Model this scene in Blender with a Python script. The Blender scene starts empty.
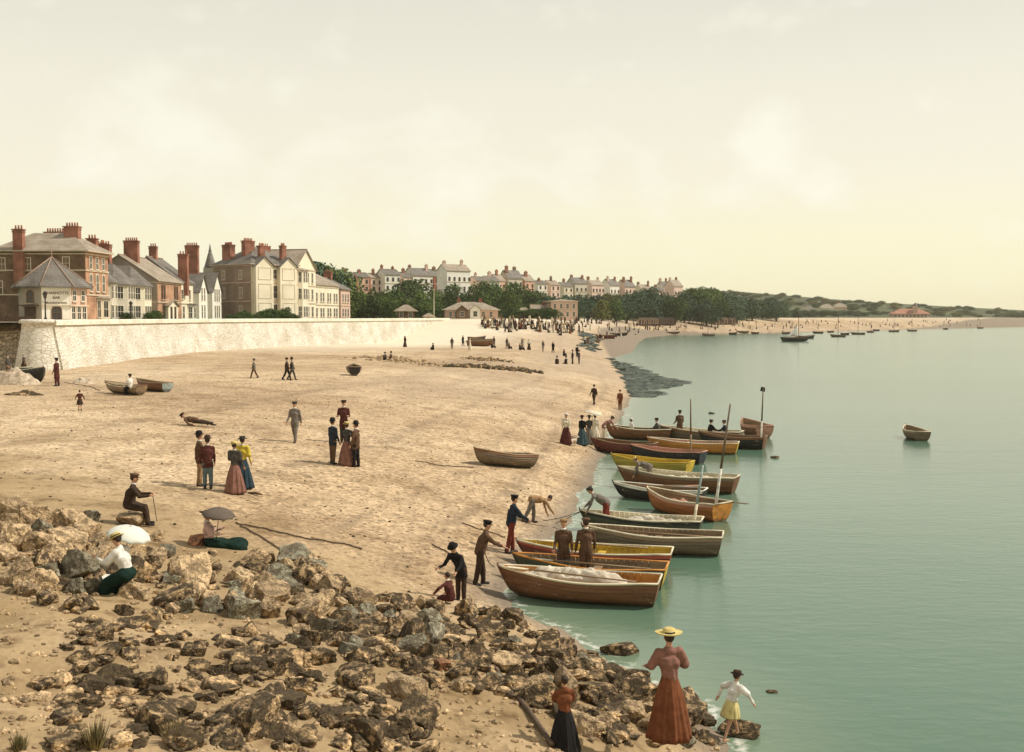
import bpy, bmesh, math, random
import numpy as np
from mathutils import Vector, Matrix
random.seed(7)
rng = np.random.default_rng(11)
SC = bpy.context.scene
COL = SC.collection
PI = math.pi
R = math.radians
F = 1100.0                      # focal length in pixels of a 1024 wide picture
CAMZ = 7.6                      # eye height above the water
PITCH = math.atan(59.0/F)
CAM = Vector((0, 0, CAMZ))
FW = Vector((0, math.cos(PITCH), -math.sin(PITCH)))
UP = Vector((0, math.sin(PITCH), math.cos(PITCH)))

def ray(px, py):
    return Vector(((px-512)/F, 0, 0)) + FW + UP*((376-py)/F)
def gz(px, py, z=0.0):
    d = ray(px, py); t = (z-CAMZ)/d.z
    return CAM + d*t
def pd(px, py, depth):
    d = ray(px, py); return CAM + d*(depth/d.y)

# ---------------------------------------------------------------- materials
def mat(name, c1, c2=None, scale=3.0, rough=0.8, bump=0.0, bscale=None, metallic=0.0, spec=0.3, vary=0.0, detail=6, lo=.35, hi=.65, stretch=None, coord='Object'):
    m = bpy.data.materials.new(name); m.use_nodes = True
    nt = m.node_tree; N = nt.nodes; L = nt.links
    b = N['Principled BSDF']
    b.inputs['Roughness'].default_value = rough
    b.inputs['Metallic'].default_value = metallic
    b.inputs['Specular IOR Level'].default_value = spec
    c2 = c2 or tuple(x*0.8 for x in c1)
    tc = N.new('ShaderNodeTexCoord'); src = tc.outputs[coord]
    if stretch:
        mp = N.new('ShaderNodeMapping'); mp.inputs['Scale'].default_value = stretch
        L.new(src, mp.inputs['Vector']); src = mp.outputs[0]
    n = N.new('ShaderNodeTexNoise'); n.inputs['Scale'].default_value = scale; n.inputs['Detail'].default_value = detail
    L.new(src, n.inputs['Vector'])
    r = N.new('ShaderNodeValToRGB')
    r.color_ramp.elements[0].position = lo; r.color_ramp.elements[0].color = (*c2, 1)
    r.color_ramp.elements[1].position = hi; r.color_ramp.elements[1].color = (*c1, 1)
    L.new(n.outputs['Fac'], r.inputs['Fac'])
    out = r.outputs['Color']
    if vary:
        oi = N.new('ShaderNodeObjectInfo'); hs = N.new('ShaderNodeHueSaturation')
        mr = N.new('ShaderNodeMapRange'); mr.inputs['To Min'].default_value = 1-vary; mr.inputs['To Max'].default_value = 1+vary
        L.new(oi.outputs['Random'], mr.inputs['Value']); L.new(mr.outputs[0], hs.inputs['Value']); L.new(out, hs.inputs['Color'])
        out = hs.outputs['Color']
    L.new(out, b.inputs['Base Color'])
    if bump:
        n2 = N.new('ShaderNodeTexNoise'); n2.inputs['Scale'].default_value = bscale or scale*4; n2.inputs['Detail'].default_value = 5
        L.new(src, n2.inputs['Vector'])
        bp = N.new('ShaderNodeBump'); bp.inputs['Strength'].default_value = 1.0; bp.inputs['Distance'].default_value = bump
        L.new(n2.outputs['Fac'], bp.inputs['Height']); L.new(bp.outputs[0], b.inputs['Normal'])
    return m

def brick_mat(name, c1, c2, mortar, scale=1.0, bw=.24, bh=.08, bump=.01, rough=.9, dirt=(.5,.5,.5), coord='Object'):
    m = mat(name, (1,1,1), dirt, .6, rough)
    nt = m.node_tree; N = nt.nodes; L = nt.links; b = N['Principled BSDF']
    ramp = [x for x in N if x.type == 'VALTORGB'][0]
    tc = [x for x in N if x.type == 'TEX_COORD'][0]
    sp = N.new('ShaderNodeSeparateXYZ'); L.new(tc.outputs[coord], sp.inputs[0])
    ad = N.new('ShaderNodeMath'); ad.operation = 'ADD'; L.new(sp.outputs['X'], ad.inputs[0]); L.new(sp.outputs['Y'], ad.inputs[1])
    cb = N.new('ShaderNodeCombineXYZ'); L.new(ad.outputs[0], cb.inputs['X']); L.new(sp.outputs['Z'], cb.inputs['Y'])
    br = N.new('ShaderNodeTexBrick'); L.new(cb.outputs[0], br.inputs['Vector'])
    br.inputs['Color1'].default_value = (*c1,1); br.inputs['Color2'].default_value = (*c2,1); br.inputs['Mortar'].default_value = (*mortar,1)
    br.inputs['Scale'].default_value = scale; br.inputs['Brick Width'].default_value = bw; br.inputs['Row Height'].default_value = bh
    br.inputs['Mortar Size'].default_value = bh*.1; br.inputs['Mortar Smooth'].default_value = .3
    mx = N.new('ShaderNodeMix'); mx.data_type = 'RGBA'; mx.blend_type = 'MULTIPLY'; mx.inputs[0].default_value = 1
    L.new(br.outputs['Color'], mx.inputs[6]); L.new(ramp.outputs['Color'], mx.inputs[7])
    L.new(mx.outputs[2], b.inputs['Base Color'])
    bp = N.new('ShaderNodeBump'); bp.inputs['Distance'].default_value = bump; bp.invert = True
    L.new(br.outputs['Fac'], bp.inputs['Height']); L.new(bp.outputs[0], b.inputs['Normal'])
    return m

# ---------------------------------------------------------------- mesh helper
class MB:
    def __init__(s): s.v = []; s.f = []; s.m = []; s.sm = []
    def add(s, vs, fs, mi=0, M=None, smooth=False):
        o = len(s.v)
        if M is not None: vs = [M @ Vector(p) for p in vs]
        s.v += [tuple(p) for p in vs]; s.f += [tuple(i+o for i in f) for f in fs]
        s.m += [mi]*len(fs); s.sm += [smooth]*len(fs); return s
    def box(s, c, sz, mi=0, M=None, rz=0, rx=0, ry=0):
        x, y, z = [a/2 for a in sz]
        T = Matrix.Translation(c) @ Matrix.Rotation(rz,4,'Z') @ Matrix.Rotation(ry,4,'Y') @ Matrix.Rotation(rx,4,'X')
        if M is not None: T = M @ T
        vs = [(-x,-y,-z),(x,-y,-z),(x,y,-z),(-x,y,-z),(-x,-y,z),(x,-y,z),(x,y,z),(-x,y,z)]
        return s.add(vs, [(0,3,2,1),(4,5,6,7),(0,1,5,4),(1,2,6,5),(2,3,7,6),(3,0,4,7)], mi, T)
    def tube(s, p, q, r0, r1=None, n=8, mi=0, M=None, caps=True):
        r1 = r0 if r1 is None else r1
        p = Vector(p); q = Vector(q); d = (q-p)
        if d.length < 1e-6: return s
        d.normalize(); a = d.orthogonal().normalized(); b = d.cross(a)
        vs = []
        for c, r in ((p, r0), (q, r1)):
            for i in range(n):
                t = 2*PI*i/n; vs.append(c + a*(math.cos(t)*r) + b*(math.sin(t)*r))
        fs = [(i, (i+1)%n, n+(i+1)%n, n+i) for i in range(n)]
        if caps: fs += [tuple(range(n-1,-1,-1)), tuple(range(n, 2*n))]
        return s.add(vs, fs, mi, M, True)
    def path(s, pts, r, n=6, mi=0, M=None):
        pts = [Vector(p) for p in pts]; k = len(pts); vs = []
        rr = r if isinstance(r, (list, tuple)) else [r]*k
        for i, p in enumerate(pts):
            d = (pts[min(i+1,k-1)] - pts[max(i-1,0)])
            d = d.normalized() if d.length > 1e-9 else Vector((0,0,1))
            a = d.cross(Vector((0,0,1)))
            if a.length < 1e-3: a = d.cross(Vector((0,1,0)))
            a.normalize(); b = d.cross(a)
            for j in range(n):
                t = 2*PI*j/n; vs.append(p + a*(math.cos(t)*rr[i]) + b*(math.sin(t)*rr[i]))
        fs = [(i*n+j, i*n+(j+1)%n, (i+1)*n+(j+1)%n, (i+1)*n+j) for i in range(k-1) for j in range(n)]
        fs += [tuple(range(n-1,-1,-1)), tuple(range((k-1)*n, k*n))]
        return s.add(vs, fs, mi, M, True)
    def lathe(s, prof, n=16, mi=0, M=None, sx=1, sy=1, fn=None):
        vs = []
        for j, (r, z) in enumerate(prof):
            for i in range(n):
                t = 2*PI*i/n; k = fn(t, j, z) if fn else 1
                vs.append((math.cos(t)*r*k*sx, math.sin(t)*r*k*sy, z))
        m = len(prof)
        fs = [(j*n+i, j*n+(i+1)%n, (j+1)*n+(i+1)%n, (j+1)*n+i) for j in range(m-1) for i in range(n)]
        fs += [tuple(range(n-1,-1,-1)), tuple(range((m-1)*n, m*n))]
        return s.add(vs, fs, mi, M, True)
    def poly_prism(s, pts, z0, z1, mi=0, M=None):
        n = len(pts); vs = [(x,y,z0) for x,y in pts] + [(x,y,z1) for x,y in pts]
        fs = [(i,(i+1)%n,n+(i+1)%n,n+i) for i in range(n)] + [tuple(range(n-1,-1,-1)), tuple(range(n,2*n))]
        return s.add(vs, fs, mi, M)
    def ball(s, c, r, n=10, mi=0, M=None):
        if not isinstance(r, (list, tuple)): r = (r, r, r)
        k = n//2+1; prof = [(math.sin(PI*j/k), -math.cos(PI*j/k)) for j in range(1, k)]
        T = Matrix.Translation(c) @ Matrix.Diagonal((*r, 1))
        if M is not None: T = M @ T
        return s.lathe([(1e-3, -1)] + prof + [(1e-3, 1)], n, mi, T)
    def mesh(s, name, mats=None):
        me = bpy.data.meshes.new(name); me.from_pydata([tuple(v) for v in s.v], [], s.f)
        if mats:
            for m in (mats if isinstance(mats, (list, tuple)) else [mats]): me.materials.append(m)
        me.polygons.foreach_set('material_index', s.m); me.polygons.foreach_set('use_smooth', s.sm)
        me.update(); return me
    def build(s, name, mats, parent=None, label=None, **k):
        return link(name, s.mesh(name, mats), parent, label, **k)

def link(name, data, parent=None, label=None, cat=None, group=None, kind=None, loc=None, rotz=None):
    o = bpy.data.objects.new(name, data); COL.objects.link(o)
    if parent is not None: o.parent = parent
    if label: o['label'] = label
    if cat: o['category'] = cat
    if group: o['group'] = group
    if kind: o['kind'] = kind
    if loc is not None: o.location = loc
    if rotz is not None: o.rotation_euler = (0, 0, rotz)
    return o
def thing(name, label, cat, loc=(0,0,0), rotz=0, group=None):
    o = link(name, None, None, label, cat, group, None, loc, rotz); o.empty_display_size = .2
    return o
def copy_tree(o, parent=None):
    c = o.copy(); COL.objects.link(c); c.parent = parent
    for ch in list(o.children): copy_tree(ch, c)
    return c

def smooth_by_angle(me, ang=40):
    bm = bmesh.new(); bm.from_mesh(me)
    for f in bm.faces: f.smooth = True
    for e in bm.edges:
        if len(e.link_faces) == 2 and e.calc_face_angle(0) > R(ang): e.smooth = False
    bm.to_mesh(me); bm.free()

# ---------------------------------------------------------------- vectorised noise
def _hash(ix, iy, iz=0, seed=0):
    h = (ix.astype(np.int64)*374761393 + iy.astype(np.int64)*668265263 + np.int64(seed)*1274126177 + (iz.astype(np.int64)*2147483647 if hasattr(iz,'astype') else 0))
    h = (h ^ (h >> 13)) * 1274126177; h = h ^ (h >> 16)
    return (h & 0xffffff) / float(0xffffff)
def vnoise(x, y, seed=0):
    x = np.asarray(x, float); y = np.asarray(y, float)
    ix = np.floor(x); iy = np.floor(y); fx = x-ix; fy = y-iy
    fx = fx*fx*(3-2*fx); fy = fy*fy*(3-2*fy)
    a = _hash(ix,iy,0,seed); b = _hash(ix+1,iy,0,seed); c = _hash(ix,iy+1,0,seed); d = _hash(ix+1,iy+1,0,seed)
    return (a*(1-fx)+b*fx)*(1-fy) + (c*(1-fx)+d*fx)*fy - .5
def fbm(x, y, oct=4, seed=0):
    s = 0; a = 1
    for o in range(oct):
        s = s + a*vnoise(np.asarray(x)*2**o, np.asarray(y)*2**o, seed+o*17); a *= .5
    return s

# ---------------------------------------------------------------- shoreline and terrain
shore_px = [(722,752),(714,738),(704,716),(690,700),(664,684),(640,674),(612,664),(592,648),(560,632),(530,618),(506,607),(497,598),(503,582),(518,562),(540,542),(562,524),(575,508),(583,490),(590,475),(598,458),(604,440),(614,424),(626,408),(634,396),(630,380),(618,362),(606,353),(599,347),(600,342),(618,337),(660,335),(740,333.6),(800,332.6),(860,330.8),(920,329),(980,327),(1024,325.6),(1150,323.6),(1400,321.6)]
shore = [gz(x, y) for x, y in shore_px]
SH = np.array([(6.0,-60.0),(4.6,0.0),(4.2,12.0)] + [(p.x, p.y) for p in shore])
PROM = np.array([(-160,104),(-63,99.5),(-39.2,93.2),(-41,120),(-41,145),(-34,170),(-26,190),(-20,215),(-14,238),(-9,262),(2,330),(12,400),(28,470),(84,560),(176,670),(330,830),(560,1080),(1000,1500),(3000,3200)], float)

def sdist(px, py, poly):
    """signed distance to a polyline, positive on its left (inland) side"""
    px = np.asarray(px, float); py = np.asarray(py, float)
    best = np.full(px.shape, 1e12); sign = np.ones(px.shape); off = np.zeros(px.shape)
    for (ax, ay), (bx, by) in zip(poly[:-1], poly[1:]):
        dx, dy = bx-ax, by-ay; L2 = dx*dx+dy*dy
        t = np.clip(((px-ax)*dx+(py-ay)*dy)/L2, 0, 1)
        qx = ax+t*dx; qy = ay+t*dy; d = (px-qx)**2+(py-qy)**2
        cr = dx*(py-ay)-dy*(px-ax)
        q = np.abs(cr)/math.sqrt(L2); m = (d < best - 1e-6) | ((np.abs(d-best) <= 1e-6) & (q > off)); off = np.where(m, q, off)
        best = np.where(m, d, best); sign = np.where(m, np.where(cr >= 0, 1, -1), sign)
    return np.sqrt(best)*sign
def sstep(a, b, x):
    t = np.clip((x-a)/(b-a), 0, 1); return t*t*(3-2*t)

def hill(x, y, e):
    h1 = 12.5*sstep(70, 190, e)*sstep(300, 430, y)*(1-sstep(700, 900, y)*.6)
    h2 = 25*np.exp(-((x-190)/190)**2 - ((y-1350)/260)**2) + 14*np.exp(-((x-420)/230)**2 - ((y-1500)/230)**2)
    h3 = 9*np.exp(-((x+75)/40)**2 - ((y-420)/60)**2)
    return h1 + h2*sstep(20, 120, e) + h3*sstep(30, 80, e)
def height(x, y, detail=True):
    x = np.asarray(x, float); y = np.asarray(y, float)
    d = sdist(x, y, SH); e = sdist(x, y, PROM)
    d = d + (.55*fbm(x*.3, y*.3, 4, 90) + .3*fbm(x*1.4, y*1.4, 2, 91))*np.exp(-(d/4)**2)
    z = np.interp(d, [-60,-12,-3,0,2,5,10,15,25,45,70], [-4,-1.6,-.45,0,.62,1.2,2.0,2.5,2.8,3.1,3.2])
    near = 1-sstep(14, 34, y)
    z = z + near*sstep(0.5, 4, d)*.25
    # berms left by the tides
    z = z + .10*np.exp(-((d-7-1.5*np.sin(y*.05))/1.2)**2)*sstep(30,50,y) + .12*np.exp(-((d-17-2*np.sin(y*.04))/1.8)**2)*sstep(30,60,y)
    # beyond the end of the wall the beach climbs to the promenade
    cl = sstep(196, 240, y)*(e < 40)
    z = np.where(e > -90, np.maximum(z, z + cl*(7.1 - z)*sstep(-48, -3, e)), z)
    inl = np.where(y < 262, sstep(1.2, 3.5, e), (e > 0)*1.0)
    z = z*(1-inl) + inl*(7.05 + hill(x, y, e))
    if detail:
        amp = np.where(d > 0, np.minimum(1, d/3), .25)
        z = z + amp*(1-inl)*(.22*near*fbm(x*.45, y*.45, 4, 3) + .10*fbm(x*.16, y*.16, 3, 9)*(1-near*.5) + .05*near*fbm(x*2.2, y*2.2, 3, 5) + .012*fbm(x*1.3, y*1.3, 2, 21))
    return z
def H(x, y):
    return float(height(np.array([x]), np.array([y]))[0])
def G(px, py, dz=0.0):
    """the point of the ground seen at a pixel"""
    d = ray(px, py); lo, hi = 4.0, 2500.0
    lo, hi = 6.0, 2200.0; b = hi
    for n_ in (70, 30, 24):      # walk down the ray, then look closer where it dips under the ground
        ts = np.geomspace(lo, hi, n_)
        X = CAM.x+d.x*ts; Y = CAM.y+d.y*ts; Z = CAM.z+d.z*ts
        hh = np.maximum(height(X, Y), 0)+dz
        k = int(np.argmax(Z < hh))
        if Z[k] >= hh[k]: k = len(ts)-1
        lo, hi = ts[max(k-1,0)], ts[k]; b = hi
    x, y = CAM.x+d.x*b, CAM.y+d.y*b
    return Vector((x, y, max(H(x, y), 0)))

def grid_mesh(name, X, Y, Z, keep=None, attrs=None):
    nr, nc = X.shape
    idx = np.arange(nr*nc).reshape(nr, nc)
    q = np.stack([idx[:-1,:-1], idx[:-1,1:], idx[1:,1:], idx[1:,:-1]], -1).reshape(-1, 4)
    if keep is not None:
        kf = keep[:-1,:-1] | keep[:-1,1:] | keep[1:,1:] | keep[1:,:-1]
        q = q[kf.reshape(-1)]
    me = bpy.data.meshes.new(name)
    me.vertices.add(nr*nc); me.vertices.foreach_set('co', np.stack([X,Y,Z],-1).reshape(-1).astype(np.float32))
    me.loops.add(q.size); me.loops.foreach_set('vertex_index', q.reshape(-1).astype(np.int32))
    me.polygons.add(len(q)); me.polygons.foreach_set('loop_start', (np.arange(len(q))*4).astype(np.int32))
    me.polygons.foreach_set('loop_total', np.full(len(q), 4, np.int32))
    me.polygons.foreach_set('use_smooth', np.ones(len(q), bool))
    me.update(calc_edges=True); me.validate()
    for k, a in (attrs or {}).items():
        at = me.attributes.new(k, 'FLOAT', 'POINT'); at.data.foreach_set('value', a.reshape(-1).astype(np.float32))
    return me

ang = np.concatenate([np.linspace(-75, -32, 60)[:-1], np.linspace(-32, 32, 520), np.linspace(32, 75, 50)[1:]])
rad = np.geomspace(2.5, 3200, 640)
A, RR = np.meshgrid(np.radians(ang), rad)
GX = RR*np.sin(A); GY = RR*np.cos(A)
GZ = height(GX, GY); GD = sdist(GX, GY, SH); GE = sdist(GX, GY, PROM)
beach_keep = (GE < 6) & (GD > -70)
hill_keep = (GE >= 4)

def sand_material():
    m = bpy.data.materials.new('shingle'); m.use_nodes = True
    nt = m.node_tree; N = nt.nodes; L = nt.links; b = N['Principled BSDF']
    b.inputs['Roughness'].default_value = .9; b.inputs['Specular IOR Level'].default_value = .2
    tc = N.new('ShaderNodeTexCoord')
    def noise(s, d=4): 
        n = N.new('ShaderNodeTexNoise'); n.inputs['Scale'].default_value = s; n.inputs['Detail'].default_value = d; L.new(tc.outputs['Object'], n.inputs['Vector']); return n
    def ramp(src, els):
        r = N.new('ShaderNodeValToRGB'); r.color_ramp.elements.remove(r.color_ramp.elements[1])
        r.color_ramp.elements[0].position = els[0][0]; r.color_ramp.elements[0].color = (*els[0][1],1)
        for p, c in els[1:]:
            e = r.color_ramp.elements.new(p); e.color = (*c,1)
        L.new(src, r.inputs['Fac']); return r
    def mix(f, a, c, mode='MIX'):
        x = N.new('ShaderNodeMix'); x.data_type = 'RGBA'; x.blend_type = mode
        if isinstance(f, float): x.inputs[0].default_value = f
        else: L.new(f, x.inputs[0])
        for s, i in ((a,6),(c,7)):
            if isinstance(s, tuple): x.inputs[i].default_value = (*s,1)
            else: L.new(s, x.inputs[i])
        return x.outputs[2]
    big = ramp(noise(.07, 5).outputs['Fac'], [(.35,(.375,.265,.158)),(.5,(.445,.325,.198)),(.65,(.54,.41,.262))])
    # pale near stones against brown: pebble speckle at two sizes
    v = N.new('ShaderNodeTexVoronoi'); v.inputs['Scale'].default_value = 8.5; L.new(tc.outputs['Object'], v.inputs['Vector'])
    hsv = N.new('ShaderNodeSeparateColor'); L.new(v.outputs['Color'], hsv.inputs[0])
    sp = ramp(hsv.outputs[0], [(0,(.34,.33,.32)),(.10,(.62,.60,.57)),(.3,(.92,.91,.9)),(.7,(1.04,1.04,1.03)),(1,(1.5,1.5,1.5))])
    c = mix(.85, big.outputs[0], sp.outputs[0], 'MULTIPLY')
    sp2 = ramp(noise(2.2, 8).outputs['Fac'], [(.3,(.55,.5,.44)),(.46,(1,1,1)),(.62,(1.03,1.03,1.03)),(.8,(1.25,1.25,1.2))])
    c = mix(.5, c, sp2.outputs[0], 'MULTIPLY')
    sp3 = ramp(noise(.5, 8).outputs['Fac'], [(.35,(.72,.68,.62)),(.5,(1,1,1)),(.7,(1.12,1.12,1.1))])
    c = mix(.9, c, sp3.outputs[0], 'MULTIPLY')
    def attr(n):
        a = N.new('ShaderNodeAttribute'); a.attribute_name = n; return a.outputs['Fac']
    tid = ramp(noise(.9, 8).outputs['Fac'], [(.38,(0,0,0)),(.58,(1,1,1))])
    tm = N.new('ShaderNodeMath'); tm.operation = 'MULTIPLY'; L.new(attr('tide'), tm.inputs[0]); L.new(tid.outputs[0], tm.inputs[1])
    c = mix(tm.outputs[0], c, (.17,.12,.075))
    c = mix(attr('grey'), c, (.40,.31,.22))
    ea = mix(.95, (.33,.235,.125), sp2.outputs[0], 'MULTIPLY'); ea = mix(.9, ea, sp3.outputs[0], 'MULTIPLY')
    c = mix(attr('earth'), c, ea)
    c = mix(attr('chalk'), c, (.72,.64,.49))
    c = mix(attr('wet'), c, (.19,.155,.115))
    L.new(c, b.inputs['Base Color'])
    bp = N.new('ShaderNodeBump'); bp.inputs['Distance'].default_value = .022; bp.inputs['Strength'].default_value = .8
    L.new(v.outputs['Distance'], bp.inputs['Height'])
    bp2 = N.new('ShaderNodeBump'); bp2.inputs['Distance'].default_value = .018; bp2.inputs['Strength'].default_value = .6
    L.new(noise(6, 8).outputs['Fac'], bp2.inputs['Height']); L.new(bp.outputs[0], bp2.inputs['Normal'])
    L.new(bp2.outputs[0], b.inputs['Normal'])
    return m
near = 1-sstep(17, 30, GY+.9*GX)
wet = np.clip(1-GD/(1.1+.6*fbm(GX*.3,GY*.3,2,8)), 0, 1)*.85
lowtide = sstep(26, 8, GD)*sstep(60,90,GY)*(.45+.8*fbm(GX*.12,GY*.05,4,41))
earth = np.clip(near + .6*fbm(GX*.5,GY*.5,3,77)*(near>.02), 0, 1)
chalk = np.clip(sstep(-30,-8,GE)*sstep(120,190,GY)*(1-sstep(300,520,GY)*.6) + .25*fbm(GX*.1,GY*.1,3,4)*sstep(-40,-10,GE), 0, 1)*.85
wob = 1.6*fbm(GX*.06,GY*.03,3,60)
tide = sum(a_*np.exp(-((GD-c_-wob*(.5+c_*.1))/w_)**2) for c_, w_, a_ in ((3.2,.30,.8),(5.6,.22,.6),(9.5,.35,.75),(14,.28,.5),(19,.6,.5),(27,.4,.35)))
tide = np.clip(tide*sstep(24,34,GY),0,1)*.75
me = grid_mesh('beach', GX, GY, GZ, beach_keep, dict(wet=wet, tide=tide, grey=np.clip(lowtide,0,.65), earth=earth, chalk=chalk))
me.materials.append(sand_material()); beach = link('beach', me, kind='structure')
beach['label'] = 'shingle beach sloping down to the water'
grassm = mat('pasture', (.09,.10,.042), (.035,.05,.022), .018, .95, .3, .4)
me = grid_mesh('hillside', GX, GY, GZ, hill_keep); me.materials.append(grassm)
hs = link('hillside', me, kind='structure')

# promenade strip behind the wall
promm = mat('gravel_walk', (.62,.52,.36), (.5,.41,.28), .3, .9, .01, 20)
b = MB(); k = [i for i in range(len(PROM))]
outer = PROM[2:14]
nrm = []
for i in range(len(outer)):
    a = outer[max(i-1,0)]; c = outer[min(i+1,len(outer)-1)]; t = (c-a)/np.linalg.norm(c-a); nrm.append(np.array((-t[1], t[0])))
vs = [(p[0]+n[0]*.3, p[1]+n[1]*.3, 7.16) for p, n in zip(outer, nrm)] + [(p[0]+n[0]*13, p[1]+n[1]*13, 7.16) for p, n in zip(outer, nrm)]
m_ = len(outer)
b.add(vs, [(i, i+1, m_+i+1, m_+i) for i in range(m_-1)])
b.build('promenade', promm, kind='structure')

# ---------------------------------------------------------------- sea
def sea_material():
    m = bpy.data.materials.new('sea_water'); m.use_nodes = True
    nt = m.node_tree; N = nt.nodes; L = nt.links; b = N['Principled BSDF']
    tc = N.new('ShaderNodeTexCoord')
    n = N.new('ShaderNodeTexNoise'); n.inputs['Scale'].default_value = .03; n.inputs['Detail'].default_value = 3
    mp = N.new('ShaderNodeMapping'); mp.inputs['Scale'].default_value = (.5, 1, 1); L.new(tc.outputs['Object'], mp.inputs[0]); L.new(mp.outputs[0], n.inputs['Vector'])
    r = N.new('ShaderNodeValToRGB'); r.color_ramp.elements[0].position = .35; r.color_ramp.elements[1].position = .68
    r.color_ramp.elements[0].color = (.075,.138,.092,1); r.color_ramp.elements[1].color = (.095,.168,.112,1)
    L.new(n.outputs['Fac'], r.inputs[0])
    at = N.new('ShaderNodeAttribute'); at.attribute_name = 'shallow'
    mx = N.new('ShaderNodeMix'); mx.data_type = 'RGBA'; L.new(at.outputs['Fac'], mx.inputs[0]); L.new(r.outputs[0], mx.inputs[6]); mx.inputs[7].default_value = (.20,.25,.16,1)
    fo = N.new('ShaderNodeAttribute'); fo.attribute_name = 'foam'; fn = N.new('ShaderNodeTexNoise'); fn.inputs['Scale'].default_value = 3.5; fn.inputs['Detail'].default_value = 7; L.new(tc.outputs['Object'], fn.inputs['Vector'])
    fr = N.new('ShaderNodeValToRGB'); fr.color_ramp.elements[0].position = .48; fr.color_ramp.elements[1].position = .6; L.new(fn.outputs['Fac'], fr.inputs[0])
    fm = N.new('ShaderNodeMath'); fm.operation = 'MULTIPLY'; L.new(fo.outputs['Fac'], fm.inputs[0]); L.new(fr.outputs[0], fm.inputs[1])
    mf = N.new('ShaderNodeMix'); mf.data_type = 'RGBA'; L.new(fm.outputs[0], mf.inputs[0]); L.new(mx.outputs[2], mf.inputs[6]); mf.inputs[7].default_value = (.62,.62,.54,1)
    L.new(mf.outputs[2], b.inputs['Base Color'])
    b.inputs['Roughness'].default_value = .17; b.inputs['IOR'].default_value = 1.33; b.inputs['Specular IOR Level'].default_value = .5
    prev = None
    for sc_, dist, st in ((1.4,.035,(1,2.2,1)), (5.5,.010,(1,1.8,1)), (.25,.06,(1,2,1))):
        w = N.new('ShaderNodeTexNoise'); w.inputs['Scale'].default_value = sc_; w.inputs['Detail'].default_value = 3
        mp = N.new('ShaderNodeMapping'); mp.inputs['Scale'].default_value = st; L.new(tc.outputs['Object'], mp.inputs[0]); L.new(mp.outputs[0], w.inputs['Vector'])
        bp = N.new('ShaderNodeBump'); bp.inputs['Distance'].default_value = dist*.42
        L.new(w.outputs['Fac'], bp.inputs['Height'])
        if prev: L.new(prev.outputs[0], bp.inputs['Normal'])
        prev = bp
    L.new(prev.outputs[0], b.inputs['Normal'])
    return m
sa = np.linspace(-60, 89, 520); sr = np.geomspace(5, 9000, 640)
A2, R2 = np.meshgrid(np.radians(sa), sr); SX = R2*np.sin(A2); SY = R2*np.cos(A2); SD = sdist(SX, SY, SH)
me = grid_mesh('sea', SX, SY, SX*0, SD < 25, dict(shallow=np.clip(1+SD/np.maximum(3.5,SY*.03),0,1)**1.5*.7, foam=np.exp(-((SD+.15+.55*fbm(SX*.3,SY*.3,4,90)+.3*fbm(SX*1.4,SY*1.4,2,91))/.16)**2)*(SY<140)))
me.materials.append(sea_material()); sea = link('sea', me, kind='structure')

# ---------------------------------------------------------------- light, sky, camera
SUN = Vector((1.0, .10, 1.12)).normalized()
w = bpy.data.worlds.new('World'); SC.world = w; w.use_nodes = True
nt = w.node_tree; N = nt.nodes; L = nt.links; N.clear()
out = N.new('ShaderNodeOutputWorld')
sky = N.new('ShaderNodeTexSky'); sky.sky_type = 'NISHITA'; sky.sun_disc = False
sky.sun_elevation = math.asin(SUN.z); sky.sun_rotation = math.atan2(SUN.x, SUN.y)
b1 = N.new('ShaderNodeBackground'); b1.inputs['Strength'].default_value = .10; L.new(sky.outputs[0], b1.inputs[0])
tc = N.new('ShaderNodeTexCoord'); sp = N.new('ShaderNodeSeparateXYZ'); L.new(tc.outputs['Generated'], sp.inputs[0])
rp = N.new('ShaderNodeValToRGB'); cr = rp.color_ramp
cr.elements[0].position = 0; cr.elements[0].color = (1.06,.99,.66,1)
cr.elements[1].position = .07; cr.elements[1].color = (1.06,.99,.70,1)
for p, c in ((.12,(1.03,.96,.75)),(.19,(.99,.93,.75)),(.28,(.87,.83,.69)),(.6,(.66,.64,.56)),(1,(.50,.50,.50))):
    e = cr.elements.new(p); e.color = (*c,1)
L.new(sp.outputs['Z'], rp.inputs[0])
# soft cumulus low in the haze: a few banks, broken up by noise
mp = N.new('ShaderNodeMapping'); mp.inputs['Scale'].default_value = (1,1,1.5); L.new(tc.outputs['Generated'], mp.inputs[0])
cn = N.new('ShaderNodeTexNoise'); cn.inputs['Scale'].default_value = 17; cn.inputs['Detail'].default_value = 8; cn.inputs['Roughness'].default_value = .55; L.new(mp.outputs[0], cn.inputs['Vector'])
acc = None
for cx, cy, rad_, k_ in ((165,125,.075,1.0),(95,165,.06,.7),(215,160,.07,.8),(440,185,.10,.75),(565,165,.06,.8),(640,195,.06,.5),(765,150,.055,1.0),(735,190,.06,.7),(300,195,.08,.6),(820,180,.04,.5)):
    d = ray(cx, cy).normalized()
    ds = N.new('ShaderNodeVectorMath'); ds.operation = 'DISTANCE'; ds.inputs[1].default_value = d; L.new(tc.outputs['Generated'], ds.inputs[0])
    mr = N.new('ShaderNodeMapRange'); mr.interpolation_type = 'SMOOTHSTEP'; mr.inputs['From Min'].default_value = rad_; mr.inputs['From Max'].default_value = 0; mr.inputs['To Max'].default_value = k_; L.new(ds.outputs['Value'], mr.inputs['Value'])
    if acc is None: acc = mr.outputs[0]
    else:
        mxx = N.new('ShaderNodeMath'); mxx.operation = 'MAXIMUM'; L.new(acc, mxx.inputs[0]); L.new(mr.outputs[0], mxx.inputs[1]); acc = mxx.outputs[0]
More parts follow.
